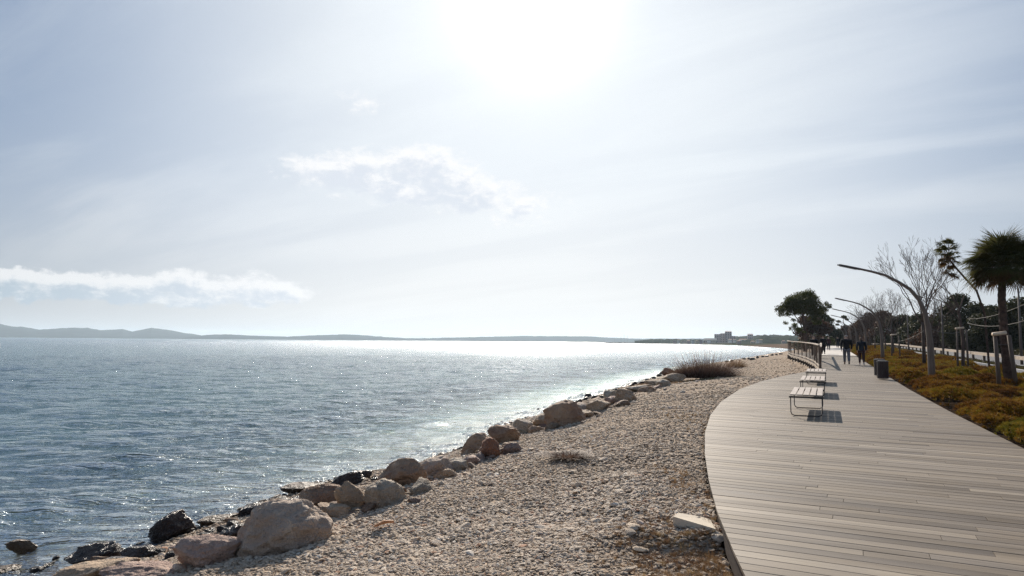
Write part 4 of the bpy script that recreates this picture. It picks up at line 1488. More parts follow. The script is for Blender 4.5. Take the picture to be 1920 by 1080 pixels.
# ------------------------------------------------------------------ railing of the terrace and the inner handrail
def railing(pts, lab, name='railing', spacing=2.0, hgt_=1.28, bal=0.16, lowrail=True):
    e = empty(name, pts[0], 0, lab, 'railing')
    inv = Vector(pts[0])
    pts = [Vector(p) - inv for p in pts]
    top = MB(); low = MB(); bl = MB()
    for a, c_ in zip(pts[:-1], pts[1:]):
        L = (c_ - a).length
        top = MB(); top.beam(a + Vector((0, 0, hgt_)), c_ + Vector((0, 0, hgt_)), 0.14, 0.055); top.build('top_rail', M_RAILW, e)
        if lowrail:
            low = MB(); low.beam(a + Vector((0, 0, 0.12)), c_ + Vector((0, 0, 0.12)), 0.06, 0.09); low.build('bottom_rail', M_RAILW, e)
        npst = max(1, int(L / spacing))
        for k in range(npst):
            q_ = a + (c_ - a) * (k / npst)
            m = MB(); m.box(q_ + Vector((0, 0, hgt_ / 2 - 0.02)), (0.075, 0.075, hgt_ - 0.02), math.atan2((c_ - a).y, (c_ - a).x)); m.build('post', M_POST, e)
        nb_ = int(L / bal) if bal else 0
        for k in range(nb_):
            q_ = a + (c_ - a) * ((k + 0.5) / nb_)
            bl.box(q_ + Vector((0, 0, 0.16 + (hgt_ - 0.2) / 2)), (0.024, 0.024, hgt_ - 0.2), math.atan2((c_ - a).y, (c_ - a).x))
    if bal:
        o = bl.build('balusters', M_POST, e); o['kind'] = 'stuff'
    return e


ter = [p + Vector((0, 0, 0)) for p in terrace]
railing(ter, 'curved timber railing with pale top rail and balusters around the beach terrace', spacing=2.8, hgt_=1.22, bal=0.95)
inr = [P(inner_u + 0.05, inner_v + 0.2), P(inner_u + 0.0, inner_v + 9), P(inner_u - 0.05, inner_v + 18), P(UL, 65)]
railing(inr, 'straight timber handrail along the left edge of the walk seen end on', spacing=3.0, hgt_=1.1, bal=0, lowrail=False)

# ------------------------------------------------------------------ litter bins
def make_bin(u, v, lab):
    e = empty('litter_bin', P(u, v), -HD, lab, 'bin', 'slatted litter bins beside the planting')
    R_, Hh = 0.19, 0.71
    for k in range(16):
        a = 2 * math.pi * k / 16
        m = MB(); m.box((R_ * math.cos(a), R_ * math.sin(a), Hh / 2 + 0.02), (0.022, 0.070, Hh - 0.04), a)
        m.build('slat', M_BIN, e)
    m = MB(); m.lathe([(R_ - 0.03, 0.03), (R_ - 0.03, Hh - 0.02)], 16); m.build('liner', M_RUB, e)
    m = MB(); m.lathe([(R_ + 0.02, Hh - 0.02), (R_ + 0.02, Hh + 0.01), (R_ - 0.05, Hh + 0.025)], 20); m.build('rim', M_STEEL, e)
    return e


bp = at_deck(1656.5, 712); uu, vb = uv_of(bp)
make_bin(uu, vb + 0.2, 'dark brown round slatted litter bin, the nearer of two beside the lamp post')
bp = at_deck(1650, 706); uu, vb = uv_of(bp)
make_bin(uu, vb + 0.2, 'dark brown slatted litter bin half hidden behind the nearer one')

# ------------------------------------------------------------------ lamp posts
LP = [(0, -0.1), (0.0, 0.8), (0.02, 1.6), (0.05, 2.1), (0.13, 2.62), (0.30, 3.05), (0.56, 3.42), (0.90, 3.68), (1.30, 3.93), (1.70, 4.07), (2.12, 4.19), (2.48, 4.29), (2.76, 4.37)]


def lamp_proto():
    e = empty('street_lamp', (0, 0, 0), -HD, 'x', 'street lamp', 'curved timber street lamps along the walk')
    rad = [0.115, 0.11, 0.10, 0.088, 0.076, 0.066, 0.058, 0.052, 0.046, 0.041, 0.038, 0.035, 0.026]
    m = MB(); m.tube([(-s__, 0, z_) for s__, z_ in LP], rad, 10); m.build('post', M_LAMPW, e, True)
    m = MB(); m.beam((-2.10, 0, 4.16), (-2.82, 0, 4.36), 0.15, 0.035); m.build('lamp_head', M_STEEL, e)
    m = MB(); m.beam((-2.2, 0, 4.155), (-2.76, 0, 4.31), 0.10, 0.012); m.build('diffuser', M_HULL, e)
    m = MB(); m.lathe([(0.17, -0.1), (0.17, 0.0), (0.13, 0.02)], 12); m.build('base_collar', M_STEEL, e)
    return e


lamp0 = lamp_proto()
lamps = [(3.25, 27.4, 'nearest curved timber street lamp, arching high over the decking'),
         (3.55, 54.5, 'second curved street lamp, rising behind the litter bins'),
         (3.5, 75, 'third curved street lamp along the walk'),
         (3.5, 97, 'fourth curved street lamp, behind the walking couple'),
         (3.5, 119, 'fifth curved street lamp, small, its arm over the far path'),
         (3.5, 142, 'sixth street lamp, thin arm against the sky gap above the path'),
         (3.5, 165, 'farthest thin curved street lamp at the end of the walk')]
for i, (u, v, lab) in enumerate(lamps):
    o = lamp0 if i == 0 else copy_tree(lamp0)
    o.location = P(u, v, -0.08); o['label'] = lab
    if i: o.scale = (1.04, 1.04, 1.04)

# ------------------------------------------------------------------ rail along the cycle path
gr = empty('guard_rail', P(10.1, 0, -0.1), 0, 'long timber guard rail with pale top beam beside the cycle path', 'guard rail')
org = P(10.1, 0, -0.1)
pm = None
for k in range(0, 46):
    v0, v1 = 8 + k * 4.0, 8 + (k + 1) * 4.0 - 0.04
    a = P(10.1, v0, 0.52) - org; c_ = P(10.1, v1, 0.52) - org
    m = MB(); m.beam(a, c_, 0.16, 0.20); m.build('rail_beam', M_RAILW, gr)
    q_ = P(10.1, v0 + 2, 0.15) - org
    m = MB(); m.box(q_ + Vector((0.0, 0, 0)), (0.15, 0.15, 0.54), -HD); m.build('post', M_POST, gr)

# ------------------------------------------------------------------ tree generators
def crown_mesh(name, blobs, n, leaf, mat, seed, shell=0.55):
    rg = np.random.default_rng(seed)
    vol = np.array([b_[3] * b_[4] * b_[5] for b_ in blobs]) ** 0.75
    pick = rg.choice(len(blobs), n, p=vol / vol.sum())
    B = np.array(blobs)[pick]
    d = rg.normal(size=(n, 3)); d /= np.linalg.norm(d, axis=1)[:, None]
    r = (shell + (1 - shell) * rg.random(n)) * (0.85 + 0.3 * vnoise(d[:, 0] * 3 + pick * 9.1, d[:, 1] * 3 + d[:, 2] * 2, 1.3, seed % 7))
    r = np.where(rg.random(n) < 0.25, rg.random(n) ** 0.5, r)
    c = B[:, :3] + d * r[:, None] * B[:, 3:6]
    nrm_ = d + rg.normal(size=(n, 3)) * 0.8; nrm_ /= np.linalg.norm(nrm_, axis=1)[:, None]
    t1 = np.cross(nrm_, rg.normal(size=(n, 3))); t1 /= np.linalg.norm(t1, axis=1)[:, None]
    t2 = np.cross(nrm_, t1)
    s1 = leaf * rg.uniform(0.6, 1.3, n)[:, None]; s2 = s1 * rg.uniform(0.35, 0.8, n)[:, None]
    V = np.stack([c - t1 * s1, c - t2 * s2, c + t1 * s1, c + t2 * s2], 1).reshape(-1, 3)
    Fq = np.arange(4 * n).reshape(n, 4)
    return np_mesh(name, V, Fq, mat)


def blobs_round(seed, W_, Hc, z0, k=14, r0=(0.22, 0.36)):
    rg = random.Random(seed)
    out = []
    for i in range(k):
        a = rg.uniform(0, 6.28); q_ = rg.random() ** .5
        zq = rg.random()
        wz = math.sin(min(1, zq * 0.9 + 0.12) * math.pi) ** 0.6
        r = rg.uniform(*r0) * W_ / 2 * 1.2
        out.append((q_ * math.cos(a) * W_ / 2 * wz * 0.8, q_ * math.sin(a) * W_ / 2 * wz * 0.8, z0 + zq * (Hc - r * .6), r, r, r * rg.uniform(.6, .9)))
    return out


def grow(mb, p, d, L, r, depth, rg, spread=0.5, up=0.12, tips=None, n=4, kids=(2, 3), minr=0.004, shrink=0.72):
    pts = [p]; rad = [r]
    steps = 3
    for k in range(steps):
        d = (d + Vector((rg.gauss(0, 1), rg.gauss(0, 1), rg.gauss(0, 1))) * 0.12 + Vector((0, 0, up * 0.5))).normalized()
        p = p + d * L / steps
        pts.append(p); rad.append(max(minr, r * (1 - 0.32 * (k + 1) / steps)))
    mb.tube(pts, rad, n if r > 0.03 else 3, cap=False)
    if tips is not None: tips.append(p)
    if depth == 0: return
    kk = rg.randint(*kids)
    for i in range(kk):
        a = rg.uniform(0, 6.28)
        o_ = d.orthogonal().normalized()
        o_ = Matrix.Rotation(a, 3, d) @ o_
        nd = (d + o_ * spread * rg.uniform(0.6, 1.3) + Vector((0, 0, up))).normalized()
        q_ = pts[-1] if i < 2 else pts[rg.choice((1, 2))]
        grow(mb, q_, nd, L * shrink * rg.uniform(0.8, 1.15), max(minr, r * 0.62), depth - 1, rg, spread, up, tips, n, kids, minr, shrink)


def bare_tree(loc, H_, seed, lab, group=None, trunk_h=2.4, trunk_r=0.09, depth=6, limbs=5, mat=M_TWIG, name='bare_tree', spread=0.42, lean=0.55):
    rg = random.Random(seed)
    e = empty(name, loc, 0, lab, 'tree', group)
    m = MB(); m.tube([(0, 0, -0.1), (0.02, 0.01, trunk_h * .5), (0, 0, trunk_h)], [trunk_r * 1.2, trunk_r, trunk_r * .85], 8)
    m.build('trunk', M_BARK, e, True)
    m = MB()
    rest = H_ - trunk_h
    for i in range(limbs):
        a = 6.28 * i / limbs + rg.uniform(-.4, .4)
        d = Vector((math.cos(a) * lean, math.sin(a) * lean, 1)).normalized()
        grow(m, Vector((0, 0, trunk_h - 0.1 * (i % 3))), d, rest * 0.34, trunk_r * 0.52, depth - 1, rg, spread, 0.10, None, 4, (2, 3), 0.0045)
    m.build('branches', mat, e)
    return e


def leafy_tree(loc, W_, H_, z0, seed, lab, mat, cat='tree', group=None, n=9000, leaf=0.16, k=14, name='tree', trunk_r=0.16, shell=0.5):
    e = empty(name, loc, random.Random(seed).uniform(0, 6.28), lab, cat, group)
    m = MB(); m.tube([(0, 0, -0.3), (0.05, 0.03, (z0 + H_) * .3), (0.0, 0.08, (z0 + H_) * .62)], [trunk_r * 1.2, trunk_r, trunk_r * .5], 7)
    rg = random.Random(seed)
    for i in range(5):
        a = rg.uniform(0, 6.28)
        m.tube([(0, 0, z0 * .9 + .3), (math.cos(a) * W_ * .16, math.sin(a) * W_ * .16, z0 + (H_ - z0) * .3), (math.cos(a) * W_ * .32, math.sin(a) * W_ * .32, z0 + (H_ - z0) * .6)], [trunk_r * .6, trunk_r * .4, trunk_r * .15], 5, cap=False)
    m.build('trunk', M_BARK, e)
    c_ = link(bpy.data.objects.new('crown', crown_mesh('crown', blobs_round(seed, W_, H_, z0, k), n, leaf, mat, seed, shell)), e)
    return e


def place_px(px, dist_):
    """ground point at a picture column and distance ahead"""
    d = ray(px, 640); q_ = d * (dist_ / d.y)
    return Vector((q_.x, dist_, deckz(dist_) - 0.1))


# umbrella pine at the left of the walk
pp = place_px(1509, 105)
e = empty('pine_tree', pp, 0, 'tall dark green pine with open layered crown at the left of the walk', 'tree')
m = MB(); m.tube([(0, 0, -1.0), (0.15, 0, 2), (-0.1, 0, 4.0), (-0.4, 0, 6.0), (-0.5, 0, 7.4)], [0.30, 0.26, 0.22, 0.16, 0.07], 8)
for (x1, z1, x2, z2, r_) in [(0, 2.6, -2.3, 6.0, .10), (0.1, 3.2, 2.0, 5.8, .10), (-.1, 4.2, -1.8, 6.9, .08), (-.2, 4.8, 1.2, 7.6, .08), (0.0, 3.4, -3.2, 5.4, .07), (0.1, 2.2, -2.0, 3.4, .06), (-.1, 4.0, 3.0, 6.6, .06)]:
    m.tube([(x1, 0, z1), ((x1 + x2) / 2, random.uniform(-.6, .6), (z1 + z2) / 2 + .1), (x2, random.uniform(-1, 1), z2)], [r_, r_ * .7, r_ * .3], 5)
m.build('trunk', M_BARK, e, True)
pb = []
for (x_, z_, r_) in [(-3.4, 5.9, .75), (-2.6, 6.4, .9), (-3.0, 5.1, .6), (-1.6, 7.2, 1.0), (-.6, 7.8, .95), (.4, 8.0, .9), (1.2, 7.7, .85), (-1.9, 6.3, .9), (-.8, 6.8, 1.0), (.4, 7.0, 1.0), (1.4, 6.8, .9), (1.9, 6.0, .85), (.9, 6.0, .9), (-.4, 5.8, .8), (-1.3, 5.5, .6), (1.6, 5.2, .9), (2.3, 5.2, .7), (3.3, 6.7, .42), (3.5, 6.2, .35), (3.2, 5.9, .3), (-2.2, 4.1, .4), (-1.6, 3.4, .45), (-1.0, 3.1, .5), (-2.0, 3.0, .35), (-.7, 2.6, .3), (2.0, 4.3, .7), (1.2, 4.6, .6)]:
    for yy in (-0.8, 0.9):
        pb.append((x_ + random.uniform(-.35, .35), yy + random.uniform(-.9, .9), z_ + random.uniform(-.25, .25), r_ * random.uniform(.85, 1.25), r_ * 1.1, r_ * random.uniform(.7, 1.05)))
link(bpy.data.objects.new('crown', crown_mesh('crown', pb, 26000, 0.10, M_PINE, 41, 0.3)), e)

TREES = [  # px, dist, width, height, z0, mat, leaves, leaf, label, name, group
    (1524, 150, 8, 7.2, 0.6, M_RUST, 9000, .2, 'reddish brown bushy tree behind the pine trunk', 'tree'),
    (1541, 165, 8, 8.8, 0.6, M_PINE, 9000, .2, 'dark green rounded tree joining the right side of the pine', 'tree'),
    (1555, 205, 9, 6.6, 0.3, M_DKG, 8000, .25, 'low dark tree left of the gap of sky above the walk', 'tree'),
    (1571, 260, 12, 5.6, 0.2, M_DKG, 8000, .3, 'small far dark tree directly at the end of the walk', 'tree'),
    (1586, 235, 9, 6.4, 0.4, M_RUST, 8000, .25, 'brown far tree just right of the gap of sky', 'tree'),
    (1604, 200, 10, 8.2, 0.4, M_RUST, 9000, .24, 'reddish brown rounded tree above the walking man', 'tree'),
    (1630, 170, 10, 8.1, 0.4, M_RUST, 9500, .22, 'broad reddish brown tree above the walking woman', 'tree'),
    (1655, 150, 9, 7.6, 0.4, M_RUST, 9500, .2, 'reddish brown tree behind the parked car', 'tree'),
    (1688, 135, 9, 6.6, 0.2, M_DKG, 9500, .2, 'dark evergreen tree behind the bare branched trees', 'tree'),
    (1722, 122, 9, 6.0, 0.2, M_DKG, 9500, .2, 'dark tree directly behind the nearest lamp post', 'tree'),
    (1752, 110, 9, 5.4, 0.2, M_RUST, 9500, .18, 'low brownish tree left of the tall dark conifer', 'tree'),
    (1803, 88, 7.5, 7.3, 0.3, M_DKG, 12000, .15, 'tall dark conifer with brownish cast behind the first support stakes', 'tree'),
    (1838, 96, 8.5, 7.2, 0.3, M_DKG, 11000, .16, 'dark evergreen just left of the palm trunk beyond the road', 'tree'),
    (1872, 80, 7, 5.4, 0.2, M_DKG, 11000, .15, 'low dark evergreen directly behind the palm trunk', 'tree'),
    (1908, 86, 9, 6.4, 0.2, M_DKG, 11000, .16, 'dark evergreen at the right edge behind the tall pole', 'tree'),
    (1950, 76, 9, 7.4, 0.2, M_DKG, 10000, .16, 'dark evergreen cut off by the right edge of the photo', 'tree'),
]
for i, (px, dd_, W_, Ht, z0, mt, nn_, lf, lab, nm) in enumerate(TREES):
    leafy_tree(place_px(px, dd_), W_, Ht, z0, 200 + i, lab, mt, n=nn_, leaf=lf, k=18, name=nm)
# tall thin pine by the gap of sky
e = empty('pine_tree', place_px(1584, 180), 0, 'thin pine with two small tufted heads beside the gap of sky', 'tree')
m = MB(); m.tube([(0.6, 0, -.3), (0.4, 0, 4), (-.3, 0, 6.6), (0, 0, 7.4)], [.14, .12, .08, .04], 6)
m.tube([(0.2, 0, 5.2), (-1.4, 0, 6.3)], [.06, .03], 5); m.build('trunk', M_BARK, e)
link(bpy.data.objects.new('crown', crown_mesh('crown', [(0, 0, 7.6, .8, .6, .45), (-1.5, 0, 6.4, .6, .5, .35), (.7, 0, 7.0, .5, .5, .3), (-1.7, .2, 5.6, .5, .5, .3)], 2200, .14, M_PINE, 77, .3)), e)

# hedge beyond the road
hb = []
rg_ = random.Random(55)
for k in range(90):
    v = 22 + 210 * (k / 90) ** 1.2
    u = 21 + rg_.uniform(-1.2, 1.2)
    q_ = P(u, v)
    hb.append((q_.x, q_.y, q_.z + rg_.uniform(.5, 1.3), rg_.uniform(1.4, 2.4), rg_.uniform(1.4, 2.4), rg_.uniform(.9, 1.5)))
o = link(bpy.data.objects.new('hedge', crown_mesh('hedge', hb, 60000, 0.13, M_DKG, 91, 0.6)))
tag(o, 'long dark rough hedge running beyond the road', 'hedge')
hb = []
for k in range(70):
    v = 25 + 200 * (k / 70) ** 1.2
    u = 18.7 + rg_.uniform(-.4, .4)
    q_ = P(u, v)
    hb.append((q_.x, q_.y, q_.z + .1, rg_.uniform(.8, 1.4), rg_.uniform(.8, 1.6), rg_.uniform(.4, .8)))
o = link(bpy.data.objects.new('low_hedge', crown_mesh('low_hedge', hb, 30000, 0.09, M_VERGE, 92, 0.6)))
tag(o, 'low olive brown bushes at the foot of the dark hedge beyond the guard rail', 'hedge')
# vegetation on the left of the far path
hb = []
for k in range(40):
    v = 135 + 150 * (k / 40)
    q_ = P(-3.0 - rg_.uniform(0, 2), v)
    hb.append((q_.x, q_.y, q_.z + .2, rg_.uniform(1.2, 2.2), rg_.uniform(1.2, 2.2), rg_.uniform(.5, 1.1)))
o = link(bpy.data.objects.new('hedge', crown_mesh('hedge', hb, 20000, 0.14, M_DKG, 93, 0.6)))
tag(o, 'dark shrubbery at the left of the far path beyond the railing', 'hedge')

# bare trees in the planting
q_ = at_deck(1733, 688)
bare_tree(q_, 6.9, 3, 'tallest bare tree with upright fan of thin branches behind the nearest lamp post', None, 2.5, 0.09, 7, 5, spread=0.36, lean=0.44)
BT = [(5.1, 66, 5.6, 11, 'bare bushy tree right of the second lamp post'), (5.2, 76, 6.4, 12, 'bare tree with dense twigs, third of the row from the front'),
      (5.0, 88, 6.0, 13, 'bare twiggy tree, fourth of the row'), (5.2, 102, 5.6, 14, 'small bare tree near the top of the third lamp'), (5.0, 120, 6.2, 15, 'far bare tree, last of the planted row'),
      (7.0, 58, 5.4, 16, 'bare spreading tree between the nearest lamp and the parked car')]
for (u, v, h_, sd, lab) in BT:
    bare_tree(P(u, v, -.1), h_, sd, lab, 'bare trees planted along the walk', 1.9, 0.075, 6, 6, spread=0.5, lean=0.6)

# ------------------------------------------------------------------ palms
def frond_mesh(seed, L=1.0, mat=M_PALM):
    """fan leaf: stalk then a folded fan of narrow blades"""
    rg = random.Random(seed)
    m = MB()
    m.tube([(0, 0, 0), (L * .3, 0, .02), (L * .55, 0, 0)], [.014, .010, .008], 3, cap=False)
    nbld = 24
    for k in range(nbld):
        a = (k / (nbld - 1) - .5) * R(170)
        ln = L * .62 * (0.75 + .25 * math.cos(a)) * rg.uniform(.85, 1.08)
        b0 = Vector((L * .52, 0, 0))
        dv = Vector((math.cos(a), math.sin(a), 0))
        sd = Vector((-dv.y, dv.x, 0)) * .018
        m1_ = b0 + dv * ln * .5 + Vector((0, 0, .02)); e1 = b0 + dv * ln + Vector((0, 0, -.16 * ln - rg.random() * .14))
        m.add([b0, m1_ - sd, m1_ + sd + Vector((0, 0, .012)), e1], [(0, 1, 2), (1, 3, 2)])
    return m.mesh('frond', mat)


def palm(loc, top, H_, seed, lab, nf, L, r_tr, dry=0.3, bend=None, crown_scale=1.0, zmin=-0.75, zj=0.0):
    rg = random.Random(seed)
    e = empty('palm_tree', loc, 0, lab, 'palm')
    m = MB()
    pts = bend or [(0, 0, -.2), (0.02, 0, H_ * .5), (top[0], top[1], H_)]
    # ringed trunk
    dense = []
    for i in range(len(pts) - 1):
        for k in range(12):
            dense.append(Vector(pts[i]).lerp(Vector(pts[i + 1]), k / 12))
    dense.append(Vector(pts[-1]))
    m.tube(dense, [r_tr * (1 + 0.10 * (i % 2)) * (1.15 - .25 * i / len(dense)) for i in range(len(dense))], 10)
    m.build('trunk', M_PTRUNK, e)
    green = [frond_mesh(seed * 10 + i, L) for i in range(3)]
    dryf = [frond_mesh(seed * 10 + 5 + i, L * .9, M_PALMD) for i in range(2)]
    tp = Vector(pts[-1])
    for k in range(nf):
        zq = zmin + (1.05 - zmin) * ((k + .5) / nf)
        el_ = math.asin(max(-.95, min(.98, zq)))
        a = k * 2.399 + rg.uniform(-.2, .2)
        isdry = zq < zmin + dry
        o = link(bpy.data.objects.new('frond', rg.choice(dryf if isdry else green)), e)
        o.location = tp + Vector((0, 0, rg.uniform(-.25 - zj, .15 + zj)))
        o.rotation_euler = Euler((rg.uniform(-.5, .5), -el_ + rg.uniform(-.1, .1), a), 'XYZ')
        s__ = rg.uniform(.85, 1.1) * crown_scale
        o.scale = (s__, s__, s__)
    return e


pl_ = at_deck(1893, 728)
palm(pl_, (0, 0, 0), 4.0, 4, 'stout palm with a dense round fan leaf crown at the right edge', 150, 1.17, 0.118, .30, [(0, 0, -.2), (-0.10, 0, 1.6), (-0.12, 0, 3.0), (0.05, 0.1, 4.1)], 1.0, -.62)
pl2 = at_deck(1856, 702)
k_ = math.hypot(pl2.x, pl2.y) / F
tgt = [(1856, 702), (1850, 606), (1832, 570), (1806, 552), (1784, 536), (1767, 522)]
bend = [(0, 0, -.1)]
for (x_, y_) in tgt[1:]:
    bend.append(((x_ - 1856) * k_ * .82, -(x_ - 1856) * k_ * -.3, (702 - y_) * k_ * .97))
palm(pl2, None, 4, 6, 'slender leaning palm with a small drooping yellow brown head left of the stout palm', 30, 0.56, 0.04, 0.9, bend, 1.0, -1.0, .50)

# ------------------------------------------------------------------ stakes that hold the young trees
def stakes(u, v, lab, h=2.2, sp=0.42, cross=True, tilt=0.0, thin=1.0):
    e = empty('tree_stake', P(u, v, -.1), -HD * .35, lab, 'tree support', 'timber supports of the planted trees')
    for sx_ in (-1, 1):
        m = MB(); m.tube([(sx_ * sp, 0, -.1), (sx_ * (sp * .8) + tilt, 0, h)], [.055 * thin, .05 * thin], 8); m.build('stake', M_POST, e, True)
    m = MB(); m.tube([(-sp - .05 + tilt, -.06, h + .02), (sp * .35 + tilt, -.06, h + .08)], [.05 * thin, .05 * thin], 8); m.build('cross_log', M_STAKE, e, True)
    m = MB(); m.tube([(-sp * .8 + tilt, 0, h - .32), (sp * .8 + tilt, 0, h - .30)], [.012, .012], 5); m.build('tie', M_ROPE, e)
    return e


q_ = at_deck(1806, 694); u_, v_ = uv_of(q_)
stakes(u_, v_, 'pair of stakes with pale cross log around a slim trunk, middle of the three supports', 2.2, .26)
m = MB(); m.tube([(0, 0, -.1), (.05, 0, 1.6), (-.1, 0, 3.0), (.3, .1, 3.9)], [.085, .08, .06, .02], 7)
rg_ = random.Random(8)
for i in range(5):
    grow(m, Vector((-.05, 0, 2.5 + .2 * i)), Vector((rg_.uniform(-1, 1), rg_.uniform(-1, 1), 1.1)).normalized(), 0.8, .03, 4, rg_, .45, .1, None, 4, (2, 3))
o = m.build('young_tree', M_TWIG); o.location = q_
tag(o, 'slim dark young tree held between the middle pair of stakes', 'tree')
q_ = at_deck(1889, 729); u_, v_ = uv_of(q_)
stakes(u_, v_ - .15, 'pair of leaning stakes with pale cross log around the stout palm trunk', 1.85, .26, tilt=-.12, thin=1.25)
q_ = at_deck(1680, 674); u_, v_ = uv_of(q_)
stakes(u_, v_, 'small far pair of stakes with a bright log end beyond the litter bins', 1.9, .3)
# tall poles beyond the guard rail
for (px, dd_, h_, lab) in [(1914, 44, 4.9, 'tall grey pole at the right edge beyond the guard rail'), (1768, 56, 4.6, 'thin grey pole right of the nearest lamp post'), (1703, 78, 4.4, 'thin far pole between the lamp posts'), (1672, 100, 4.4, 'thin distant pole above the parked car')]:
    q_ = place_px(px, dd_)
    e = empty('pole', q_, 0, lab, 'pole', 'poles beyond the cycle path')
    m = MB(); m.tube([(0, 0, -.1), (0, 0, h_ * .5), (0, 0, h_)], [.085, .07, .05], 8); m.build('shaft', M_POLE, e, True)
    m = MB(); m.lathe([(.055, h_), (.055, h_ + .04), (.01, h_ + .08)], 8); m.build('cap', M_STEEL, e)
# sagging cables between the supports
def cable(a, c_, sag, lab):
    a = Vector(a); c_ = Vector(c_)
    pts = [a.lerp(c_, k / 12) - Vector((0, 0, sag * 4 * (k / 12) * (1 - k / 12))) for k in range(13)]
    m = MB(); m.tube([p - a for p in pts], .011, 5)
    o = m.build('cable', M_ROPE); o.location = a
    tag(o, lab, 'cable')


def px_at(px, py, dist_):
    d = ray(px, py); return CAM + d * (dist_ / d.y)


cable(px_at(1815, 606, 32), px_at(1925, 600, 24), .18, 'upper grey cable sagging between the middle stakes and the palm')
cable(px_at(1814, 598, 32), px_at(1930, 566, 24), .16, 'higher grey cable rising to the right edge above the palm stakes')
cable(px_at(1744, 616, 26), px_at(1800, 622, 33), .12, 'short grey cable from the nearest lamp post towards the middle stakes')
cable(px_at(1683, 640, 50), px_at(1732, 620, 37), .12, 'thin far cable between the small stakes and the tall bare tree')

# ------------------------------------------------------------------ car
def car(loc, rz):
    e = empty('parked_car', loc, rz, 'silver blue car with rounded roof on the road behind the second lamp post', 'car')
    prof = [(-2.0, .35), (-2.05, .75), (-1.75, .92), (-1.05, 1.0), (-.45, 1.42), (.75, 1.46), (1.45, 1.05), (2.0, .95), (2.08, .6), (2.0, .32)]
    m = MB(); n_ = len(prof)
    vs = [(x_, -.82 * (0.86 if z_ > 1.1 else 1), z_) for x_, z_ in prof] + [(x_, .82 * (0.86 if z_ > 1.1 else 1), z_) for x_, z_ in prof]
    fs = [tuple(range(n_))[::-1], tuple(range(n_, 2 * n_))] + [(i, (i + 1) % n_, n_ + (i + 1) % n_, n_ + i) for i in range(n_)]
    m.add(vs, fs); m.build('body', M_CARP, e)
    for sy_ in (-1, 1):
        m = MB(); m.add([(-.9, sy_ * .80, 1.03), (-.42, sy_ * .735, 1.37), (.7, sy_ * .735, 1.40), (1.25, sy_ * .80, 1.07)], [(0, 1, 2, 3)]); m.build('side_window', M_GLASS, e)
        for x_ in (-1.3, 1.3):
            w_ = MB(); w_.tube([(x_, sy_ * .68, .32), (x_, sy_ * .86, .32)], .32, 14)
            wo_ = w_.build('wheel', M_RUB, e)
            r_ = MB(); r_.tube([(x_, sy_ * .84, .32), (x_, sy_ * .875, .32)], .19, 12); r_.build('rim', M_MAST, wo_)
    m = MB(); m.add([(-1.03, -.70, 1.02), (-1.03, .70, 1.02), (-.47, .62, 1.42), (-.47, -.62, 1.42)], [(0, 1, 2, 3)])
    m.build('windscreen', M_GLASS, e).location = (-.012, 0, .012)
    for sy_ in (-.6, .6):
        m = MB(); m.box((-2.03, sy_, .72), (.06, .28, .12)); m.build('headlight', M_HULL, e)


car(P(12.8, 158, -.03), math.pi / 2 - HD + math.pi)

# ------------------------------------------------------------------ people
def skin_mesh(name, verts, edges, rads, mat, parent, sub=2, root=0):
    me = bpy.data.meshes.new(name)
    me.from_pydata(verts, edges, [])
    o = bpy.data.objects.new(name + '_tmp', me); C.objects.link(o)
    sk = o.modifiers.new('s', 'SKIN'); sk.use_smooth_shade = True
    for i, v in enumerate(me.skin_vertices[0].data):
        r_ = rads[i]
        v.radius = r_ if hasattr(r_, '__len__') else (r_, r_)
        v.use_root = (i == root)
    ss = o.modifiers.new('u', 'SUBSURF'); ss.levels = sub; ss.render_levels = sub
    dg = bpy.context.evaluated_depsgraph_get(); dg.update()
    m2 = bpy.data.meshes.new_from_object(o.evaluated_get(dg))
    m2.name = name
    bpy.data.objects.remove(o); bpy.data.meshes.remove(me)
    m2.materials.clear(); m2.materials.append(mat)
    m2.polygons.foreach_set('use_smooth', [True] * len(m2.polygons))
    r = link(bpy.data.objects.new(name, m2), parent)
    return r


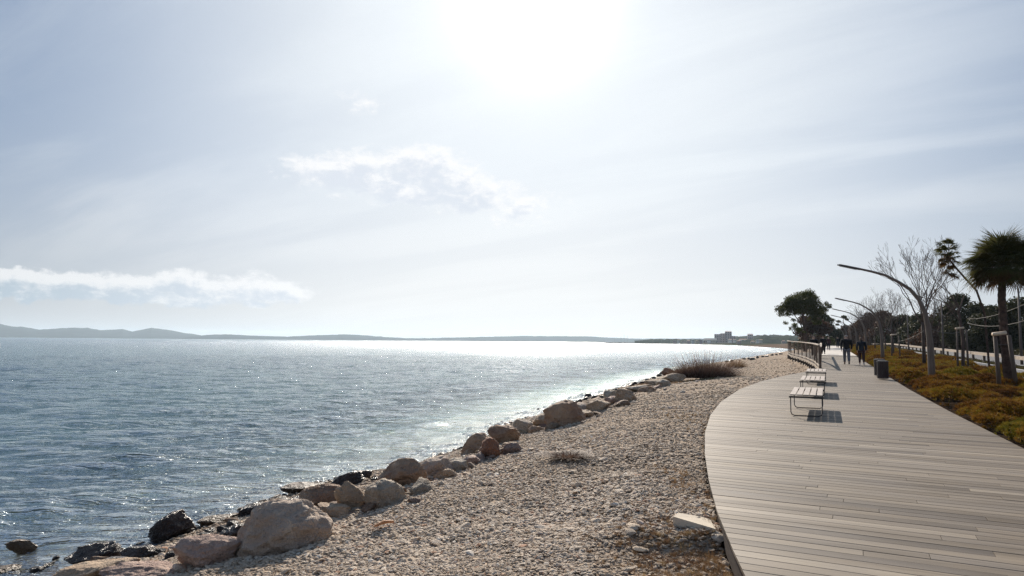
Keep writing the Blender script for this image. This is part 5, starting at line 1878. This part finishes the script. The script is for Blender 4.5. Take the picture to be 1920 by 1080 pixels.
def person(loc, facing, H_, lab, jacket, trousers, shoes, hair, stride=0.22, arm=0.2, fem=False, hem=None, hood=False, detail=True, jl=0.0):
    """facing: heading angle from +Y; local +y is forward"""
    e = empty('person', loc, -facing, lab, 'person')
    k = H_ / 1.75
    e.scale = (k * 1.10, k * 1.08, k)
    sh = 0.17 if fem else 0.195
    hw = 0.09
    s1 = stride
    # joints ------------------------------------------------
    V = [(0, 0, .95), (0, .0, 1.12), (0, .0, 1.32), (0, 0, 1.44), (0, .015, 1.52), (0, .03, 1.60), (0, .035, 1.69)]
    Rr = [(.13, .10), (.12, .09), (.15, .10), (.09, .08), (.052, .055), (.074, .088), (.066, .08)]
    E = [(0, 1), (1, 2), (2, 3), (3, 4), (4, 5), (5, 6)]
    def chain(start, pts, rads):
        p_ = start
        for q__, r_ in zip(pts, rads):
            V.append(q__); Rr.append(r_); E.append((p_, len(V) - 1)); p_ = len(V) - 1
        return p_
    legs = []
    for sx_, f in ((-1, 1), (1, -1)):
        hip = (sx_ * hw, 0, .90); knee = (sx_ * .095, f * s1 * .55 + .03, .50); ank = (sx_ * .095, f * s1 - (.06 if f < 0 else 0), .09 + (.05 if f < 0 else 0)); toe = (sx_ * .11, f * s1 + .14, .035)
        legs.append((hip, knee, ank, toe))
        chain(0, [hip, knee, ank, toe], [(.085, .085), (.058, .058), (.042, .042), (.035, .03)])
    arms = []
    for sx_, f in ((-1, -1), (1, 1)):
        s_p = (sx_ * sh, 0, 1.40); elb = (sx_ * (sh + .06), f * arm * .35 - .03, 1.13); wr = (sx_ * (sh + .05), f * arm + .04, .90)
        arms.append((s_p, elb, wr))
        wi = chain(3, [s_p, elb, wr, (wr[0], wr[1] + .02, wr[2] - .045)], [(.058, .058), (.042, .042), (.027, .027), (.034, .02)])
        if detail:
            for q__ in range(4):
                bx_ = wr[0] + (q__ - 1.5) * .004; by_ = wr[1] + .02 + (q__ - 1.5) * .019
                ln = (.070, .082, .078, .060)[q__]
                chain(wi, [(bx_, by_, wr[2] - .085), (bx_ - sx_ * .008, by_ + .006, wr[2] - .085 - ln * .5), (bx_ - sx_ * .02, by_ + .010, wr[2] - .085 - ln * .9)], [.0095, .0085, .007])
            chain(wi, [(wr[0] - sx_ * .012, wr[1] + .055, wr[2] - .05), (wr[0] - sx_ * .016, wr[1] + .075, wr[2] - .085)], [.011, .009])
    body = skin_mesh('body', V, E, Rr, M_SKIN, e)
    # nose and ears keep the head readable
    m = MB(); m.lathe([(.012, -.02), (.016, 0), (.006, .03)], 6, (0, .125, 1.615)); m.build('nose', M_SKIN, e, True)
    for sx_ in (-1, 1):
        m = MB(); m.box((sx_ * .082, .03, 1.615), (.014, .035, .06)); m.build('ear', M_SKIN, e)
        m = MB(); m.box((sx_ * .032, .112, 1.64), (.026, .012, .012)); m.build('eye', M_SHOE, e)
    m = MB(); m.box((0, .113, 1.575), (.045, .012, .010)); m.build('mouth', M_PLUM, e)
    # hair --------------------------------------------------
    hv = [(0, -.005, 1.60), (0, .0, 1.67), (0, .02, 1.725)]
    if fem: hv = [(0, -.045, 1.50), (0, -.025, 1.60)] + hv[1:]
    hr = [(.083, .075), (.088, .09), (.06, .07)] if not fem else [(.05, .03), (.084, .07), (.088, .09), (.06, .07)]
    skin_mesh('hair', hv, [(i, i + 1) for i in range(len(hv) - 1)], hr, hair, e, 2)
    # jacket ------------------------------------------------
    jb = .80 - jl
    JV = [(0, 0, 1.12), (0, 0, 1.30), (0, 0, 1.43), (0, .0, 1.50), (0, 0, .95), (0, 0, jb)]
    JR = [(.175 if not fem else .15, .145), (.20 if not fem else .165, .15), (.12, .11), (.07, .07), (.185 if not fem else .175, .15), (.19 if not fem else .19, .155)]
    JE = [(0, 1), (1, 2), (2, 3), (0, 4), (4, 5)]
    for (s_p, elb, wr) in arms:
        b0 = len(JV)
        JV += [s_p, elb, (wr[0], wr[1], wr[2] + .0)]; JR += [(.082, .085), (.066, .066), (.047, .047)]
        JE += [(2, b0), (b0, b0 + 1), (b0 + 1, b0 + 2)]
    skin_mesh('jacket', JV, JE, JR, jacket, e, 2)
    if hood:
        skin_mesh('hood', [(0, -.07, 1.44), (0, -.075, 1.50), (0, -.05, 1.54)], [(0, 1), (1, 2)], [(.10, .05), (.095, .05), (.07, .04)], jacket, e, 2)
    if hem:
        skin_mesh('shirt_hem', [(0, 0, jb + .02), (0, 0, jb - .045)], [(0, 1)], [(.178, .145), (.182, .148)], hem, e, 2)
    # trousers ----------------------------------------------
    TV = [(0, 0, .93)]; TR = [(.145, .125)]; TE = []
    for (hip, knee, ank, toe) in legs:
        b0 = len(TV)
        TV += [(hip[0], hip[1], .86), knee, (ank[0], ank[1], ank[2] + .03)]; TR += [(.105, .11), (.076, .08), (.062, .066) if not fem else (.05, .052)]
        TE += [(0, b0), (b0, b0 + 1), (b0 + 1, b0 + 2)]
    skin_mesh('trousers', TV, TE, TR, trousers, e, 2)
    for (hip, knee, ank, toe) in legs:
        back = (ank[0], ank[1] - .06, ank[2] - .045)
        skin_mesh('shoe', [back, (ank[0], ank[1] + .03, ank[2] - .04), (toe[0], toe[1], max(.035, toe[2]))], [(0, 1), (1, 2)], [(.04, .035), (.046, .042), (.042, .028)], shoes, e, 1)
    return e


q_ = at_deck(1588, 683.5)
person(q_, HD - .03, 1.80, 'man in black jacket and blue grey jeans walking away on the decking', M_BLACK, M_JEANS, M_SHOE, M_HAIRG, .16, .10, jl=.02)
q_ = at_deck(1616, 684.5)
person(q_, HD, 1.66, 'smaller person in dark hooded jacket and white shoes walking beside the man', M_NAVY, M_PLUM, M_SHOEW, M_HAIRB, .15, .12, True, M_GHEM, True)
q_ = at_deck(1526.5, 671)
person(q_, HD + 2.9, 1.74, 'person in a bulky black coat standing behind the railing', M_BLACK, M_NAVY, M_SHOE, M_HAIRB, .05, .05, detail=False)
q_ = at_deck(1544, 664)
person(q_, HD, 1.74, 'person all in black walking just right of the railing corner', M_BLACK, M_BLACK, M_SHOE, M_HAIRB, .18, .1, detail=False)
q_ = at_deck(1554, 657)
person(q_, HD, 1.66, 'distant person with light hair and plum jacket on the pale path', M_PLUM, M_NAVY, M_SHOE, M_HAIRP, .1, .1, True, detail=False)
q_ = at_deck(1571, 652.5)
person(q_, HD, 1.70, 'farthest person in dark clothes left of the walking man', M_BLACK, M_NAVY, M_SHOE, M_HAIRB, .1, .1, detail=False)

# ------------------------------------------------------------------ town, harbour
def building(px0, px1, ytop, dist_, depthm, mat, lab, roof=None, rows=4, cols=3, z0=0.2, name='building', grp=None):
    a = px_at(px0, 640, dist_); c_ = px_at(px1, 640, dist_)
    W_ = c_.x - a.x; top = px_at((px0 + px1) / 2, ytop, dist_).z
    zb = SEA + z0; Hh = top - zb
    e = empty(name, ((a.x + c_.x) / 2, dist_, zb), -math.atan2((a.x + c_.x) / 2, dist_) * 0.9, lab, 'building', grp)
    m = MB(); m.box((0, depthm / 2, Hh / 2), (W_, depthm, Hh)); m.build('wall', mat, e)
    if roof:
        m = MB(); h2 = W_ * .14
        m.add([(-W_ / 2 - .3, -.3, Hh), (W_ / 2 + .3, -.3, Hh), (W_ / 2 + .3, depthm + .3, Hh), (-W_ / 2 - .3, depthm + .3, Hh), (-W_ / 2 + 1, depthm / 2, Hh + h2), (W_ / 2 - 1, depthm / 2, Hh + h2)], [(0, 1, 5, 4), (1, 2, 5), (2, 3, 4, 5), (3, 0, 4), (0, 3, 2, 1)])
        m.build('roof', roof, e)
    wm = None
    for r_ in range(rows):
        for q__ in range(cols):
            wx = (q__ + .5) / cols * W_ - W_ / 2; wz = (r_ + .55) / rows * Hh
            m = MB(); m.box((wx, -.03, wz), (W_ / cols * .45, .08, Hh / rows * .45)); m.build('window', M_GLASS, e)
    return e


building(1340, 1352, 626.5, 1420, 16, M_HOUSE[0], 'pinkish grey apartment block, left part of the tall group above the bay', None, 6, 3)
building(1351, 1362, 625, 1440, 16, M_HOUSE[0], 'middle block of the tall pinkish grey group above the bay', None, 6, 3)
building(1360, 1372, 622, 1425, 18, M_HOUSE[0], 'tallest pinkish grey apartment block with a stepped top', M_HOUSE[0], 7, 3)
building(1371, 1379, 630, 1430, 14, M_HOUSE[0], 'lower right end of the pinkish grey apartment group', None, 4, 2)
building(1320, 1344, 637.5, 1330, 14, M_HOUSE[2], 'long low pale building on the waterfront left of the apartments', M_HOUSE[2], 1, 8)
building(1316, 1320, 638, 1335, 8, M_HOUSE[1], 'small bright white house at the left end of the waterfront', None, 1, 2)
building(1366, 1372, 636.5, 1250, 10, M_HOUSE[1], 'small white house in front of the apartments', M_ROOF, 2, 3)
building(1375, 1380, 636.5, 1250, 10, M_HOUSE[1], 'tiny white house right of the apartments', M_ROOF, 2, 2)
building(1386, 1400, 637, 1200, 10, M_HOUSE[1], 'long white house row among trees above the far beach', M_ROOF, 1, 6)
building(1402, 1412, 627, 1500, 14, M_HOUSE[0], 'grey house rising over the wooded ridge right of the apartments', M_HOUSE[0], 4, 3)
building(1408, 1415, 640, 1000, 8, M_HOUSE[2], 'low cream beach house at the far shore', M_ROOF, 1, 3)

hr = random.Random(12)
for k, px in enumerate([1262, 1270, 1279, 1288, 1296, 1304, 1311, 1326, 1334, 1382, 1418, 1424, 1436, 1446, 1455, 1466]):
    dd_ = hr.uniform(1180, 1420) if px < 1380 else hr.uniform(930, 1120)
    wpx = hr.uniform(4, 7)
    building(px, px + wpx, hr.uniform(636.5, 639.5), dd_, 8, M_HOUSE[k % 3], 'tiny pale house %s' % ('in the far town left of the apartment blocks' if px < 1345 else 'among far trees right of the apartment blocks'), M_ROOF if k % 2 else None, 2, 3, grp='small houses of the far town')

# breakwater
a = px_at(1131, 643, 1500); c_ = px_at(1335, 643, 1400)
m = MB()
rg_ = random.Random(3)
N = 90
for i in range(N):
    q_ = a.lerp(c_, (i + .5) / N)
    m.box((q_.x, q_.y, SEA + .4), (rg_.uniform(2.5, 4.5), rg_.uniform(3, 6), rg_.uniform(2.2, 3.4)), rg_.uniform(-.4, .4), taper=.6)
o = m.build('breakwater', M_ARMOR); o['kind'] = 'structure'


def sailboat(px, dist_, mast, lab, L=9):
    mast *= 1.15
    q_ = px_at(px, 642, dist_)
    e = empty('sailboat', (q_.x, q_.y, SEA), 0.3, lab, 'sailboat', 'sailboats moored behind the breakwater')
    m = MB()
    sec = [(-L / 2, .9, .9), (-L / 4, 1.3, 1.0), (L / 8, 1.3, 1.1), (L / 2, .05, 1.5)]
    for x_, w_, h_ in sec: m.v += [(x_, -w_, h_), (x_, -w_ * .5, -.3), (x_, w_ * .5, -.3), (x_, w_, h_)]
    for i in range(3):
        for k in range(4):
            k2 = (k + 1) % 4
            m.f.append((i * 4 + k, i * 4 + k2, (i + 1) * 4 + k2, (i + 1) * 4 + k))
    m.f.append((0, 3, 2, 1)); m.build('hull', M_HULL, e)
    m = MB(); m.tube([(0.5, 0, .8), (0.5, 0, mast)], [.24, .16], 6); m.build('mast', M_MAST, e)
    m = MB(); m.tube([(0.5, 0, 2.2), (-L * .4, 0, 2.3)], [.12, .1], 6); m.build('boom', M_MAST, e)
    m = MB(); m.box((-.6, 0, 1.4), (3, 1.6, .7), taper=.8); m.build('cabin', M_HULL, e)


for px, d_, mh, lab in [(1152, 1530, 9, 'leftmost small moored sailboat by the tip of the breakwater'), (1164, 1545, 14, 'moored sailboat with a tall mast, second from the tip'), (1170, 1550, 17, 'moored sailboat with the tallest mast'), (1176, 1535, 15, 'moored sailboat just right of the tallest mast'), (1198, 1560, 11, 'moored sailboat standing apart in the middle of the harbour'), (1224, 1540, 10, 'moored sailboat in front of the low wooded hill'), (1240, 1550, 9, 'short masted sailboat near the harbour shore'), (1257, 1545, 11, 'rightmost moored sailboat in the harbour')]:
    sailboat(px, d_, mh, lab)

# ------------------------------------------------------------------ haze
hm = bpy.data.materials.new('haze'); hm.use_nodes = True
t = NT(hm.node_tree); t.n.clear()
out = t.node('ShaderNodeOutputMaterial'); pv_ = t.node('ShaderNodeVolumePrincipled')
pv_.inputs['Color'].default_value = (0.70, 0.86, 1.0, 1)
pv_.inputs['Density'].default_value = 0.80e-4
pv_.inputs['Anisotropy'].default_value = 0.3
t.l.new(pv_.outputs[0], out.inputs['Volume'])
m = MB(); m.box((0, 0, 0), (32000, 32000, 176)); hzo = m.build('haze', hm)
hzo.location = (0, 0, -6.5 + 88)
hzo['kind'] = 'stuff'
